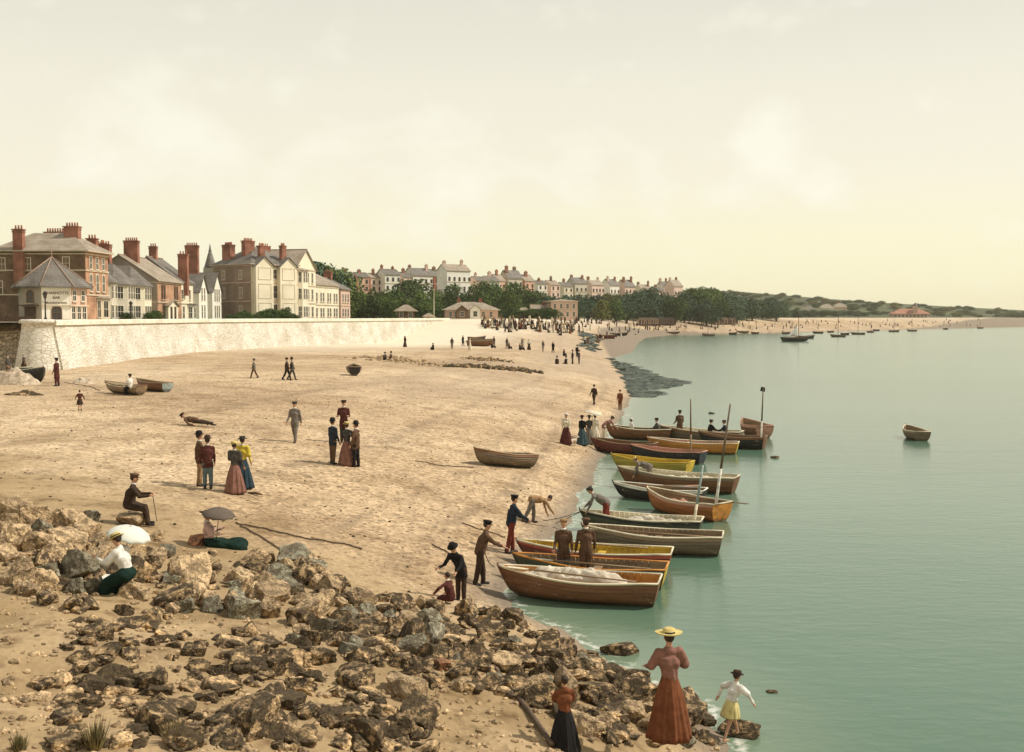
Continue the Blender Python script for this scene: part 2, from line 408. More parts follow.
aa = N.new('ShaderNodeMath'); aa.operation = 'MULTIPLY_ADD'; aa.inputs[1].default_value = .42; L.new(acc, aa.inputs[0]); L.new(cn.outputs['Fac'], aa.inputs[2])
c1 = N.new('ShaderNodeValToRGB'); c1.color_ramp.elements[0].position = .56; c1.color_ramp.elements[1].position = .92; L.new(aa.outputs[0], c1.inputs[0])
m2 = N.new('ShaderNodeMath'); m2.operation = 'MULTIPLY'; m2.inputs[1].default_value = .8; L.new(c1.outputs[0], m2.inputs[0])
mx = N.new('ShaderNodeMix'); mx.data_type = 'RGBA'; L.new(m2.outputs[0], mx.inputs[0]); L.new(rp.outputs[0], mx.inputs[6]); mx.inputs[7].default_value = (1.10,1.06,.88,1)
b2 = N.new('ShaderNodeBackground'); b2.inputs['Strength'].default_value = 1.0; L.new(mx.outputs[2], b2.inputs[0])
ms = N.new('ShaderNodeMixShader'); ms.inputs[0].default_value = .88
L.new(b1.outputs[0], ms.inputs[1]); L.new(b2.outputs[0], ms.inputs[2]); L.new(ms.outputs[0], out.inputs[0])

ld = bpy.data.lights.new('sun', 'SUN'); ld.energy = 4.4; ld.angle = R(.6); ld.color = (1,.925,.82)
lo = bpy.data.objects.new('sun', ld); COL.objects.link(lo); lo.rotation_euler = (-SUN).to_track_quat('-Z', 'Y').to_euler()

cd = bpy.data.cameras.new('camera'); cam = bpy.data.objects.new('camera', cd); COL.objects.link(cam)
cd.sensor_width = 36; cd.lens = F*36/1024; cd.clip_end = 20000; cd.clip_start = .1
cam.location = CAM; cam.rotation_euler = (PI/2-PITCH, 0, 0); SC.camera = cam
SC.view_settings.view_transform = 'Standard'; SC.view_settings.look = 'None'; SC.view_settings.exposure = 0; SC.view_settings.gamma = 1
SC.render.resolution_x = 1024; SC.render.resolution_y = 752
# ================================================================ materials for buildings
red_brick = brick_mat('red_brick', (.46,.155,.085), (.38,.12,.07), (.40,.27,.18), 1, .23, .075)
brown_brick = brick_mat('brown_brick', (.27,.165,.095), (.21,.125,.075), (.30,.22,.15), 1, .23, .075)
orange_brick = brick_mat('orange_brick', (.60,.33,.19), (.52,.27,.16), (.58,.42,.28), 1, .23, .075)
stucco = mat('cream_stucco', (.80,.72,.55), (.68,.60,.44), .35, .85, .004, 8)
white_stucco = mat('white_stucco', (.86,.82,.72), (.74,.70,.58), .4, .85, .004, 8)
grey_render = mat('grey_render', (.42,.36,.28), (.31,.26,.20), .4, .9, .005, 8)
pale_grey = mat('pale_render', (.62,.56,.44), (.5,.45,.34), .4, .9, .005, 8)
pinkish = mat('pink_render', (.66,.46,.36), (.55,.37,.28), .3, .9, .004, 8)
shaded_render = mat('shaded_render', (.34,.25,.18), (.23,.165,.115), .4, .9, .005, 6)  # mansion side wall: stucco with its shade put into the colour
slate = brick_mat('slate_tiles', (.24,.215,.18), (.19,.17,.145), (.11,.10,.09), 1, .35, .22, .012, .65, (.65,.62,.58))
slate_light = brick_mat('pale_slate_tiles', (.43,.36,.27), (.36,.30,.23), (.22,.19,.15), 1, .35, .22, .012, .7, (.7,.66,.6))
ridge_m = mat('ridge_tile', (.36,.25,.18), (.28,.19,.14), 2, .8)
pot_m = mat('clay_pot', (.47,.20,.11), (.34,.13,.08), 3, .8)
chim_m = brick_mat('chimney_brick', (.44,.18,.115), (.34,.13,.085), (.42,.26,.17), 1, .23, .075)
glass = mat('window_glass', (.045,.035,.03), (.02,.018,.016), 1.5, .12, spec=.6, vary=.3)
paint_w = mat('white_paint', (.78,.72,.58), (.66,.60,.47), 2, .6)
paint_br = mat('brown_paint', (.20,.10,.055), (.13,.07,.04), 2, .6)
iron = mat('dark_iron', (.035,.028,.022), (.02,.017,.014), 4, .6)
stone_trim = mat('stone_trim', (.60,.50,.36), (.50,.41,.29), 1.2, .85)
wood_dark = mat('dark_wood', (.11,.07,.045), (.06,.04,.028), 3, .8, .006, 12, stretch=(1,1,6))
stone_wall_m = None

def window(parent, M, w, h, arch=False, frame=paint_w, surround=stone_trim, sill=True, bars=True, label=None):
    """pane in the xz plane of M (y outwards is negative), origin at its middle"""
    b = MB(); n = 8
    hw, hh = w/2, h/2
    if arch:
        pts = [(-hw,-hh),(hw,-hh),(hw,hh-hw)] + [(hw*math.cos(PI*i/n), hh-hw+hw*math.sin(PI*i/n)) for i in range(1,n)] + [(-hw,hh-hw)]
    else: pts = [(-hw,-hh),(hw,-hh),(hw,hh),(-hw,hh)]
    k = len(pts)
    def ring(s, y): return [(x*(1+s/hw), y, z*(1+s/hh)) for x, z in pts]
    b.add([(x,-.012,z) for x,z in pts], [tuple(range(k))], 0, M)
    o = b.build('window', glass, parent, label)
    f = MB()
    a, c = ring(0,-.02), ring(0,-.05); e, g = ring(.09,-.05), ring(.09,.0)
    vs = a+c+e+g
    f.add(vs, [(i,(i+1)%k,k+(i+1)%k,k+i) for i in range(k)]+[(k+i,k+(i+1)%k,2*k+(i+1)%k,2*k+i) for i in range(k)]+[(2*k+i,2*k+(i+1)%k,3*k+(i+1)%k,3*k+i) for i in range(k)], 0, M)
    if bars:
        f.box((0,-.03,0), (w,.03,.05), 0, M); f.box((0,-.028,0), (.035,.026,h*.96), 0, M)
    f.build('frame', frame, o)
    if sill:
        s = MB(); s.box((0,-.10,-hh-.13), (w+.3,.2,.10), 0, M); s.build('sill', surround, o)
    return o

def chimney(parent, x, y, w, d, z0, z1, pots=4, m=None):
    w *= .9; d *= .9; b = MB(); hh = z1-z0
    b.box((x,y,(z0+z1)/2), (w,d,hh)); b.box((x,y,z1-.35), (w+.14,d+.14,.16)); b.box((x,y,z1-.06), (w+.22,d+.22,.14))
    o = b.build('chimney', m or chim_m, parent)
    p = MB()
    for i in range(pots):
        t = (i+.5)/pots-.5
        px, py = (x+t*w*.9, y) if w >= d else (x, y+t*d*.9)
        p.lathe([(.12,z1+.0),(.13,z1+.1),(.10,z1+.4),(.13,z1+.45),(.10,z1+.5)], 8, 0, Matrix.Translation((px,py,0)))
    q = p.build('chimney_pots', pot_m, o); return o

def roof_mesh(W, D, z, rh, kind, ov=.35, th=.12):
    b = MB(); x0,x1,y0,y1 = -ov, W+ov, -ov, D+ov
    if kind == 'hip':
        ins = min(W, D)/2*.92
        if W >= D: r = [(x0+ins+ov, (y0+y1)/2), (x1-ins-ov, (y0+y1)/2)]
        else: r = [((x0+x1)/2, y0+ins+ov), ((x0+x1)/2, y1-ins-ov)]
        vs = [(x0,y0,z),(x1,y0,z),(x1,y1,z),(x0,y1,z),(*r[0],z+rh),(*r[1],z+rh)]
        fs = [(0,1,5,4),(1,2,5),(2,3,4,5),(3,0,4)] if W >= D else [(0,1,4),(1,2,5,4),(2,3,5),(3,0,4,5)]
        b.add(vs, fs+[(3,2,1,0)]); b.box(((x0+x1)/2,(y0+y1)/2,z-th/2-.002),(x1-x0,y1-y0,th),1)
    elif kind == 'gable_x':      # ridge along the front
        ym = (y0+y1)/2
        vs = [(x0,y0,z),(x1,y0,z),(x1,y1,z),(x0,y1,z),(x0,ym,z+rh),(x1,ym,z+rh)]
        vs2 = [(a,c,d-th) for a,c,d in vs]
        b.add(vs+vs2, [(0,1,5,4),(2,3,4,5),(7,6,10,11)[::1],(9,8,11,10),(0,4,10,6),(4,3,9,10),(1,7,11,5),(5,11,8,2),(0,6,7,1),(2,8,9,3)])
    else:                        # gable_y: gable faces the front
        xm = (x0+x1)/2
        vs = [(x0,y0,z),(x1,y0,z),(x1,y1,z),(x0,y1,z),(xm,y0,z+rh),(xm,y1,z+rh)]
        vs2 = [(a,c,d-th) for a,c,d in vs]
        b.add(vs+vs2, [(0,4,5,3),(4,1,2,5),(6,9,11,10),(10,11,8,7),(0,6,10,4),(4,10,7,1),(3,5,11,9),(5,2,8,11),(0,3,9,6),(1,7,8,2)])
    return b

def gable_fill(W, D, z, rh, kind):
    b = MB(); e = .35
    if kind == 'gable_x':
        k = rh*(D/2)/(D/2+e); zz = z+rh-(rh)*(D/2)/(D/2+e) - .02
        for x in (0, W): b.add([(x,0,z-.3),(x,D,z-.3),(x,D,zz),(x,D/2,z+rh-.1),(x,0,zz)], [(0,1,2,3,4)] if x else [(4,3,2,1,0)])
    elif kind == 'gable_y':
        zz = z+rh-(rh)*(W/2)/(W/2+e) - .02
        for y in (0, D): b.add([(0,y,z-.3),(W,y,z-.3),(W,y,zz),(W/2,y,z+rh-.1),(0,y,zz)], [(4,3,2,1,0)] if y else [(0,1,2,3,4)])
    return b

def Mface(x, z, side='front', W=0, D=0, y=0):
    if side == 'front': return Matrix.Translation((x, y, z))
    if side == 'near': return Matrix.Translation((0, x, z)) @ Matrix.Rotation(-PI/2, 4, 'Z')      # x=0 face, x = distance back
    if side == 'far': return Matrix.Translation((W, x, z)) @ Matrix.Rotation(PI/2, 4, 'Z')

def house(label, loc, u, W, D, Hh, roof, rh, wm, rm, front=(), near=(), chims=(), bands=(), bays=(), name='terraced_house', group=None, bandm=None, trimw=None, cat='house', ov=.35, sidem=None, frame=paint_w, porch=None):
    t = thing(name, label, cat, loc, math.atan2(u[1], u[0]), group)
    b = MB(); b.box((W/2,D/2,Hh/2-.5), (W,D,Hh+1))
    if sidem: b.box((-.012,D/2,Hh/2-.5), (.02,D-.02,Hh+.98), 1)  # near-side skin; where darker than the front, its shade is in the colour
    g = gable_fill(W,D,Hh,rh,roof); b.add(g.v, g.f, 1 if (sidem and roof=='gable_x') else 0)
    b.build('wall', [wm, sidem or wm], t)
    rb = roof_mesh(W,D,Hh,rh,roof,ov); ro = rb.build('roof', [rm, stone_trim], t)
    c = MB()
    if roof == 'hip':
        pass
    if roof == 'gable_x': c.box((W/2,D/2,Hh+rh+.03),(W+2*ov,.22,.14)); c.build('ridge_tiles', ridge_m, ro)
    if roof == 'gable_y': c.box((W/2,D/2,Hh+rh+.03),(.22,D+2*ov,.14)); c.build('ridge_tiles', ridge_m, ro)
    for w_ in front: window(t, Mface(w_[0], w_[1]), w_[2], w_[3], len(w_) > 4 and w_[4], frame=frame, surround=trimw or stone_trim)
    for w_ in near: window(t, Mface(w_[0], w_[1], 'near'), w_[2], w_[3], len(w_) > 4 and w_[4], frame=frame)
    for ch in chims: chimney(ro, *ch)
    if bands:
        bb = MB()
        for z in bands: bb.box((W/2,-.06,z),(W+.16,.12,.18)); bb.box((-.06,D/2,z),(.12,D,.18))
        bb.build('string_course', bandm or stone_trim, t)
    for (bx, bw, bd, bh, brh, kind, bm_, wins) in bays:
        # a bay that stands proud of the front: canted or square, with its own little roof
        f = MB()
        cant = 0 if kind == 'gable' else (1.5 if kind == 'turret' else bd*.7)
        if kind == 'turret': pts = [(bx-bw/2,.02),(bx-bw/2,-bd+1.5),(bx-bw/2+cant,-bd),(bx+bw/2-cant,-bd),(bx+bw/2,-bd+1.5),(bx+bw/2,.02)]
        else: pts = [(bx-bw/2,.02),(bx-bw/2+cant,-bd),(bx+bw/2-cant,-bd),(bx+bw/2,.02)]
        f.poly_prism(pts, -1, bh)
        if kind == 'gable': f.add([(bx-bw/2,-bd,bh),(bx+bw/2,-bd,bh),(bx,-bd,bh+brh-.08)], [(0,1,2)])
        by = f.build('bay', bm_, t)
        r = MB(); o = .3
        if kind == 'gable':
            x0,x1,xm,y0,y1 = bx-bw/2-o, bx+bw/2+o, bx, -bd-o, D*.45
            s = brh/(bw/2); zl = bh-o*s*.9
            vs = [(x0,y0,zl),(xm,y0,bh+brh),(x1,y0,zl),(x0,y1,zl),(xm,y1,bh+brh),(x1,y1,zl)]
            vs2 = [(a,c_,d-.12) for a,c_,d in vs]
            r.add(vs+vs2, [(0,1,4,3),(1,2,5,4),(6,9,10,7),(7,10,11,8),(0,6,7,1),(1,7,8,2),(0,3,9,6),(2,8,11,5)])
        elif kind == 'turret':
            p = [(bx-bw/2-o,2.5),(bx-bw/2-o,-bd+1.5-.1),(bx-bw/2+cant-.1,-bd-o),(bx+bw/2-cant+.1,-bd-o),(bx+bw/2+o,-bd+1.5-.1),(bx+bw/2+o,2.5)]
            ax, ay, az = bx, -bd*.42, bh+brh
            vs = [(x,y,bh) for x,y in p]+[(ax,ay,az),(ax,3.0,az)]+[(x,y,bh-.14) for x,y in p]
            r.add(vs, [(0,1,6,7),(1,2,6),(2,3,6),(3,4,6),(4,5,7,6),(5,0,7)]+[(i,8+i,9+i,i+1) for i in range(5)]+[(13,12,11,10,9,8)])
        else:
            p = [(bx-bw/2-o,.1),(bx-bw/2+cant-o*.6,-bd-o),(bx+bw/2-cant+o*.6,-bd-o),(bx+bw/2+o,.1)]
            q = bd*1.3
            vs = [(x,y,bh) for x,y in p] + [(bx, q*.9, bh+brh)] + [(x,y,bh-.14) for x,y in p]
            r.add(vs, [(0,1,4),(1,2,4),(2,3,4),(0,5,6,1),(1,6,7,2),(2,7,8,3),(5,8,7,6)])
        r.build('bay_roof', rm, by)
        for w_ in wins: window(by, Mface(bx+w_[0], w_[1], y=-bd), w_[2], w_[3], len(w_) > 4 and w_[4], frame=frame, sill=False)
        if kind != 'gable':
            bdd = 1.5 if kind == 'turret' else bd
            a = math.atan2(bdd, cant)
            zs = sorted(set(w_[1] for w_ in wins)); wd = math.hypot(bdd,cant)
            for z in zs:
                hh = [w_[3] for w_ in wins if w_[1] == z][0]
                for sgn in (-1, 1):
                    M = Matrix.Translation((bx+sgn*(bw/2-cant/2), (-bd+.75) if kind == 'turret' else -bd/2, z)) @ Matrix.Rotation(sgn*a, 4, 'Z')
                    window(by, M, min(.8, wd*.55), hh, frame=frame, sill=False)
    return t
PZ = 7.15
def grid_w(xs, zs, w, h, arch=False): return [(x, z, w, h, arch) for z in zs for x in xs]

# ---- the hotel at the left end: (-53.7,141) near front corner, front looks at the sea
house('large brown brick hotel with tall chimneys behind the corner tavern, leftmost of the row', (-54.3,140.6,PZ), (.03,1), 7.2, 11.6, 8.9, 'hip', 2.5, orange_brick, slate_light, sidem=brown_brick,  # near wall browner than the front: shade put into the brick colour
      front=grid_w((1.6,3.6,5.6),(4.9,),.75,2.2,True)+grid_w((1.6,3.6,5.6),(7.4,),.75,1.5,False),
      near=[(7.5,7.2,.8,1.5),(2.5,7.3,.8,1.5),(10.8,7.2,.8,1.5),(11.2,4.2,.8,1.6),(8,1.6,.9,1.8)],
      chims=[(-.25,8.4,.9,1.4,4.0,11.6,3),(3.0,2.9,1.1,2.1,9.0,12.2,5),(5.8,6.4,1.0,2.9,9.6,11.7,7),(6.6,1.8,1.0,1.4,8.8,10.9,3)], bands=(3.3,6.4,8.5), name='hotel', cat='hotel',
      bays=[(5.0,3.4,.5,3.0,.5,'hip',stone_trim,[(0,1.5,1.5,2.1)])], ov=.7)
# ---- octagonal tavern with the painted sign
def tavern():
    t = thing('corner_tavern', 'low octagonal tavern with slate roof and white lettered panel, in front of the hotel', 'pub', pd(53,317,127).xy.to_3d()+Vector((0,0,PZ)), 0)
    R0 = 3.75; base = R(-61)-R(22.5)
    P = [(R0*math.cos(base+i*PI/4), R0*math.sin(base+i*PI/4)) for i in range(8)]
    b = MB(); b.poly_prism(P, -1, 4.0); b.build('wall', grey_render, t)
    r = MB(); P2 = [(x*1.22, y*1.22) for x, y in P]
    r.add([(x,y,3.9) for x,y in P2]+[(0,0,7.3)]+[(x,y,3.75) for x,y in P2], [(i,(i+1)%8,8) for i in range(8)]+[(i,9+i,9+(i+1)%8,(i+1)%8) for i in range(8)]+[tuple(range(16,8,-1))])
    ro = r.build('roof', slate, t)
    hp = MB()
    for x, y in P2: hp.tube((x,y,3.95),(0,0,7.36),.07,.07,5)
    hp.tube((0,0,7.2),(0,0,8.1),.08,.03,6); hp.build('hip_tiles', ridge_m, ro)
    def face(i):
        a = base+i*PI/4+PI/8; ap = R0*math.cos(PI/8)
        return Matrix.Translation((ap*math.cos(a), ap*math.sin(a), 0)) @ Matrix.Rotation(a+PI/2, 4, 'Z')
    M0 = face(0)
    p = MB(); p.box((0,-.03,2.0),(3.1,.06,3.6),0,M0); pa = p.build('sign_panel', white_stucco, t, label='white painted wall panel with dark lettering')
    for txt, z, s in (('CHARNOTTS', 3.0, .44), ('BAR', 2.48, .42), ('BILLIARDS & POOL', 1.95, .27)):
        cu = bpy.data.curves.new('lettering', 'FONT'); cu.body = txt; cu.size = s; cu.align_x = 'CENTER'; cu.extrude = .01; cu.offset = .008
        tmp = bpy.data.objects.new('tmp', cu); COL.objects.link(tmp); dg = bpy.context.evaluated_depsgraph_get()
        me_ = bpy.data.meshes.new_from_object(tmp.evaluated_get(dg)); bpy.data.objects.remove(tmp); me_.materials.clear(); me_.materials.append(paint_br)
        ob = link('lettering', me_, pa)
        ob.matrix_local = M0 @ Matrix.Translation((0,-.075,z)) @ Matrix.Rotation(PI/2, 4, 'X')
    window(t, M0 @ Matrix.Translation((0,-.07,.9)), .95, 1.5, True, frame=paint_br)
    for i in (1,):
        M = face(i)
        f = MB(); f.box((0,-.02,2.0),(3.0,.04,3.7),0,M); f.build('facade', pinkish, t)
        for x in (-.95,0,.95): window(t, M @ Matrix.Translation((x,-.05,.95)), .6, 1.5, True, sill=False)
        for x in (-.75,.75): window(t, M @ Matrix.Translation((x,-.05,2.9)), .55, 1.2, True)
    M = face(-1)
    window(t, M @ Matrix.Translation((-.2,0,2.75)), .8, 1.3, True, frame=paint_br)
    d = MB(); d.box((-.2,-.03,.75),(1.5,.06,1.7),0,M); d.box((-.2,-.35,1.75),(2.2,.7,.12),0,M); d.build('door', wood_dark, t)
    c = MB(); c.box((-.4,-.3,-.0),(.01,.01,.01))
    bl = MB(); bl.box((.1,-.10,1.72),(3.25,.2,.14),0,M0); bl.box((0,-.10,1.72),(3.25,.2,.14),0,face(1)); bl.build('string_course', stone_trim, t)
tavern()
# ---- row of houses with corner turrets (px 108..160)
def at_row(px, x=-54.0): return Vector((x, -x*F/(512-px), PZ))
Y0 = 148.6
bays3 = []
yy = [149.5, 156.4, 163.2]
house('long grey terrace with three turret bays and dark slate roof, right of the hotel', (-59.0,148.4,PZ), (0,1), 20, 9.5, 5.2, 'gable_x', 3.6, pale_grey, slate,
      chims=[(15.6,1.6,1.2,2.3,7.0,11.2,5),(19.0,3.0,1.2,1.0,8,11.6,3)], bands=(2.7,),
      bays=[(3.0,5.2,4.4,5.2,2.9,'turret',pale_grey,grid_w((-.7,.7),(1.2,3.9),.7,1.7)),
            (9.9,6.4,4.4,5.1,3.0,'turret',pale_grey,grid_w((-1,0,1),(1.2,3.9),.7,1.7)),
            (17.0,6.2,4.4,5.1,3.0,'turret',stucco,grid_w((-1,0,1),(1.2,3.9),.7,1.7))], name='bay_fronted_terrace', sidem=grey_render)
house('orange brick house with a pale slate roof, in the middle of the left row', (-54.2,168.6,PZ), (0,1), 12.2, 11.5, 6.0, 'gable_x', 4.0, orange_brick, slate_light,
      front=grid_w((2.2,3.4,8.6,9.8),(4.3,),.7,2.1)+[(3,1.3,1.2,2.2),(6.2,1.3,1.0,2.2),(9.4,1.3,1.2,2.2)], near=[(3,4,.8,1.4)],
      chims=[(3.4,5.0,1.1,2.4,8.5,12.3,6)], bands=(2.75,5.75), name='brick_house', sidem=grey_render, frame=paint_br,
      bays=[(6.1,5.0,.5,2.3,.9,'gable',stucco,[(-1.0,1.1,.8,1.8),(1.0,1.1,.8,1.8)])], cat='house')
house('narrow grey house with slim red chimney stack, right of the orange brick house', (-54.6,181.2,PZ), (0,1), 7.6, 10.5, 6.2, 'gable_x', 4.2, stucco, slate,
      front=[(1.4,4.2,1.0,1.5),(5.6,4.2,.8,1.6),(2.0,1.2,1.0,2.0),(5.4,1.2,1.0,2.0)], chims=[(2.6,.1,1.1,1.7,4,10.9,3),(3,5.2,1.1,1.3,9,12.2,3)], bands=(2.7,), name='grey_house', sidem=grey_render,
      bays=[(5.6,2.6,.8,2.6,.4,'hip',white_stucco,[(0,1.2,.9,1.8)])])
house('white twin gabled house between the grey house and the tall cream mansion', (-55.5,189.2,PZ), (0,1), 18.5, 9, 5.2, 'gable_x', 3.6, white_stucco, slate, sidem=grey_render,
      bays=[(4.0,5.2,1.4,5.0,3.0,'gable',white_stucco,grid_w((-.8,.8),(1.4,4.4),.65,2.2)),
            (13.0,6.4,1.4,5.2,3.4,'gable',white_stucco,grid_w((-1.4,0,1.4),(1.4,4.4),.65,2.2))],
      front=[(8.3,1.2,.9,2.0),(8.3,4.1,.8,1.5),(17.3,1.2,.8,2)], chims=[(8,1.6,1.2,2.5,5,13.2,6)], bands=(2.8,), name='twin_gabled_house')
# ---- tall cream mansion
tall = dict(bandm=pinkish)
house('tall cream mansion with twin gabled bays, red chimneys and a dark side wall', (-48.7,206,PZ), (.6,.8), 11.4, 11, 10.4, 'hip', 3.6, stucco, slate, sidem=shaded_render,
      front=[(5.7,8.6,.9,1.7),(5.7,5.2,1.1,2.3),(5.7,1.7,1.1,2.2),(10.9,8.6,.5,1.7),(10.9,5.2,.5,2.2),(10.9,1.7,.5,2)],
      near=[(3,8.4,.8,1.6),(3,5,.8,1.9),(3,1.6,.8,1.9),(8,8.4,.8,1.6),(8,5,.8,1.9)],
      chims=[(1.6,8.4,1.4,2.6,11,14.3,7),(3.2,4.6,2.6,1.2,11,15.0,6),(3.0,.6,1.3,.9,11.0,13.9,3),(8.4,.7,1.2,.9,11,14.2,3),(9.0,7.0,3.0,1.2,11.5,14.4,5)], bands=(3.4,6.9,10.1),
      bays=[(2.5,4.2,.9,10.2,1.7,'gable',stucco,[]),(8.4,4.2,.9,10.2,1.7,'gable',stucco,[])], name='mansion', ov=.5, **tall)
mans = [o for o in COL.objects if o.name.startswith('mansion')][0]
for bx in (2.5, 8.4):       # raised panels that the blind bays carry
    b = MB()
    for z, h in ((8.6,2.2),(5.3,2.7),(1.8,2.6)):
        for s in (-1,1): b.box((bx+s*1.5,-.93,z),(.10,.05,h))
        b.box((bx,-.93,z+h/2),(3.1,.05,.10)); b.box((bx,-.93,z-h/2),(3.1,.05,.10))
    b.build('panel_moulding', stone_trim, mans)
house('tall cream terrace house with a steep slate attic gable, right of the mansion', (-42.2,215.2,PZ), (.2,.98), 10.4, 11, 10.0, 'gable_y', 3.9, stucco, slate_light,
      front=grid_w((1.6,3.6,6.4,8.6),(1.5,5.0,8.3),.9,2.0), chims=[(9.8,4,1.1,2.2,11,13.6,5)], bands=(3.2,6.7,9.8), name='terrace_house', sidem=stucco,
      bays=[(3.0,4.0,.8,9.7,.8,'hip',stucco,grid_w((-.6,.6),(1.5,5.0,8.3),.8,2.0))])
house('low cream terrace of three storeys of paired windows, right of the steep gabled house', (-41.0,226,PZ), (.2,.98), 15.6, 10, 7.2, 'gable_x', 2.6, stucco, slate_light,
      front=grid_w((1.2,2.6,5.0,6.4,9.0,10.4,12.8,14.2),(1.4,4.6),.8,1.8), chims=[(.4,5,1,2.4,8,11.0,5),(10,5,2.2,1,8.5,10.4,4)], bands=(3.0,6.7), name='terrace_house', sidem=stucco)
house('narrow pinkish end house of the terrace, where the trees begin', (-37.6,242,PZ), (.2,.98), 6.0, 10, 6.6, 'gable_x', 2.6, pinkish, slate,
      front=grid_w((1.4,3.0,4.6),(1.4,4.6),.8,1.8), chims=[(5.5,5,.9,2.0,7.5,10.6,4)], bands=(3.0,), name='terrace_house', sidem=pinkish)
house('red brick house glimpsed behind the cream terrace roofs', (-52,262,PZ), (.2,.98), 12, 10, 10.2, 'gable_x', 2.2, red_brick, slate, front=grid_w((2,5,8),(8.4,),.9,1.5), name='brick_house')
# church spire behind the row
t = thing('church_spire', 'thin dark church spire rising behind the white gabled house', 'spire', pd(211,317,260).xy.to_3d()+Vector((0,0,PZ)))
b = MB(); b.box((0,0,5.5),(2.6,2.6,13)); b.build('tower', grey_render, t)
b = MB(); b.lathe([(1.5,12),(1.35,12.5),(.5,15.4),(.35,15.6),(.42,15.9),(.3,16.2),(.12,17.2),(.04,17.7)],8); b.build('steeple', slate, t)

# ---- low buildings on the front, trees behind
house('grey hip roofed shelter on the promenade near the flagpole', pd(397,317,262).xy.to_3d()+Vector((0,0,PZ)), (1,.1), 4.2, 3.6, 1.9, 'hip', 1.5, brown_brick, slate_light, front=[(1,1.0,.8,1.2),(3.2,1.0,.8,1.2)], name='shelter', cat='shelter', ov=.8)
house('tiny hipped kiosk beside the foot of the flagpole', pd(424,317,262).xy.to_3d()+Vector((0,0,PZ)), (1,.1), 2.3, 2, .6, 'hip', .8, pinkish, slate_light, name='kiosk', cat='kiosk', ov=.4)
house('long low villa with pale hipped slate roofs in front of the trees', pd(445,317,300).xy.to_3d()+Vector((0,0,PZ)), (1,.1), 14.5, 9, 2.4, 'hip', 2.2, pinkish, slate_light,
      front=grid_w((1.5,3,10.5,12.6),(1.2,),.7,1.3), chims=[(4,4.5,1,.8,3.6,5.3,2),(10,4.5,1,.8,3.6,5.2,2)], name='villa',
      bays=[(4.6,3,1.0,2.5,1.2,'gable',brown_brick,[(0,1.3,1,1.3)]),(8.2,2.8,1.0,2.7,1.1,'gable',white_stucco,[(0,1.3,1,1.4)])], ov=.7, bands=())
house('small pink roofed cottage half hidden behind a hedge left of the square block', pd(515,317,340).xy.to_3d()+Vector((0,0,PZ)), (1,.1), 6, 5, 1.6, 'hip', 1.8, pinkish, slate_light, name='cottage')
house('pink gabled cottage leaning against the square block', pd(532,317,345).xy.to_3d()+Vector((0,0,PZ)), (1,.1), 8, 6, 2.2, 'gable_x', 2.2, pinkish, slate_light, name='cottage', chims=[(4,3,.8,.7,3.6,5,2)])
house('square pinkish three storey block with a flat hipped roof at the edge of the trees', pd(551,317,340).xy.to_3d()+Vector((0,0,PZ)), (1,.15), 8.4, 9, 5.4, 'hip', .6, pinkish, slate_light, front=grid_w((1.2,3.2,5.2,7.2),(1.3,3.8),.7,1.3),
      near=grid_w((1.5,4,6.5),(1.3,3.8),.8,1.3), bands=(2.6,5.2), name='square_block', cat='building', sidem=brown_brick)

# ---- houses along the hill, far away
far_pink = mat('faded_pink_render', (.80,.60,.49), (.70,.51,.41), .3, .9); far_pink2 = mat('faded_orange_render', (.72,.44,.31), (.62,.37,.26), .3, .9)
far = [ # px0, px1, eave py, ridge py, base py, depth, wall, roof, label
 (345,358,279,273,292,430,pinkish,slate,'terracotta house at the left end of the distant hill terrace'),
 (358,371,278,272,292,435,orange_brick,slate,'orange distant terrace house, second from the left end of the hill terrace'),
 (371,385,279,273,292,440,pinkish,slate_light,'terracotta distant terrace house left of the cream one with tall chimneys'),
 (385,404,275,268,292,440,white_stucco,slate,'cream distant house with two tall chimneys left of the lone round tree'),
 (413,439,277,271,292,450,white_stucco,slate,'wide white distant house right of the lone round tree'),
 (434,448,277,272,292,470,red_brick,slate,'red brick distant house tucked left of the great white house'),
 (447,478,274,266,293,440,white_stucco,slate_light,'great white four storey house crowning the wooded hill'),
 (489,504,283,276,296,455,white_stucco,slate,'small white gabled house between two dark trees on the hill'),
 (403,414,279,274,292,446,far_pink,slate,'narrow pink distant house partly behind the lone round tree'),
 (478,490,281,276,295,450,far_pink,slate,'pink distant house just right of the great white house'),
 (498,509,283,278,297,475,far_pink2,slate_light,'orange distant house between the white gabled one and the grey topped one'),
 (656,666,291,287,302,605,far_pink,slate,'small pink distant villa right of the low cream one'),
 (508,527,280,273,296,480,pale_grey,slate,'grey topped tall house above the largest dark tree'),
 (525,538,282,276,297,485,orange_brick,slate_light,'orange fronted tall house on the hill right of the grey topped one'),
 (538,551,284,279,298,510,white_stucco,slate,'white distant terrace house next right of the orange fronted one'),
 (551,564,285,280,298,515,pinkish,slate_light,'pinkish distant terrace house left of the dip in the terrace'),
 (564,577,287,282,299,540,stucco,slate,'cream distant terrace house above the square block'),
 (575,592,286,280,300,545,pale_grey,slate,'grey distant house with a large roof above the square block'),
 (592,610,287,282,300,560,pinkish,slate_light,'first pink distant villa right of the large roofed house'),
 (610,625,288,283,301,575,white_stucco,slate,'white distant villa in the far terrace above dark trees'),
 (625,640,288,283,301,580,pinkish,slate,'second pink distant villa of the far terrace'),
 (642,658,290,286,301,600,stucco,slate_light,'low cream distant villa half sunk in the trees'),
 (664,676,289,285,303,610,white_stucco,slate,'white distant gabled villa left of the pink tower house'),
 (674,688,289,283,304,600,pinkish,slate_light,'pink distant tower house at the right end of the far terrace')]
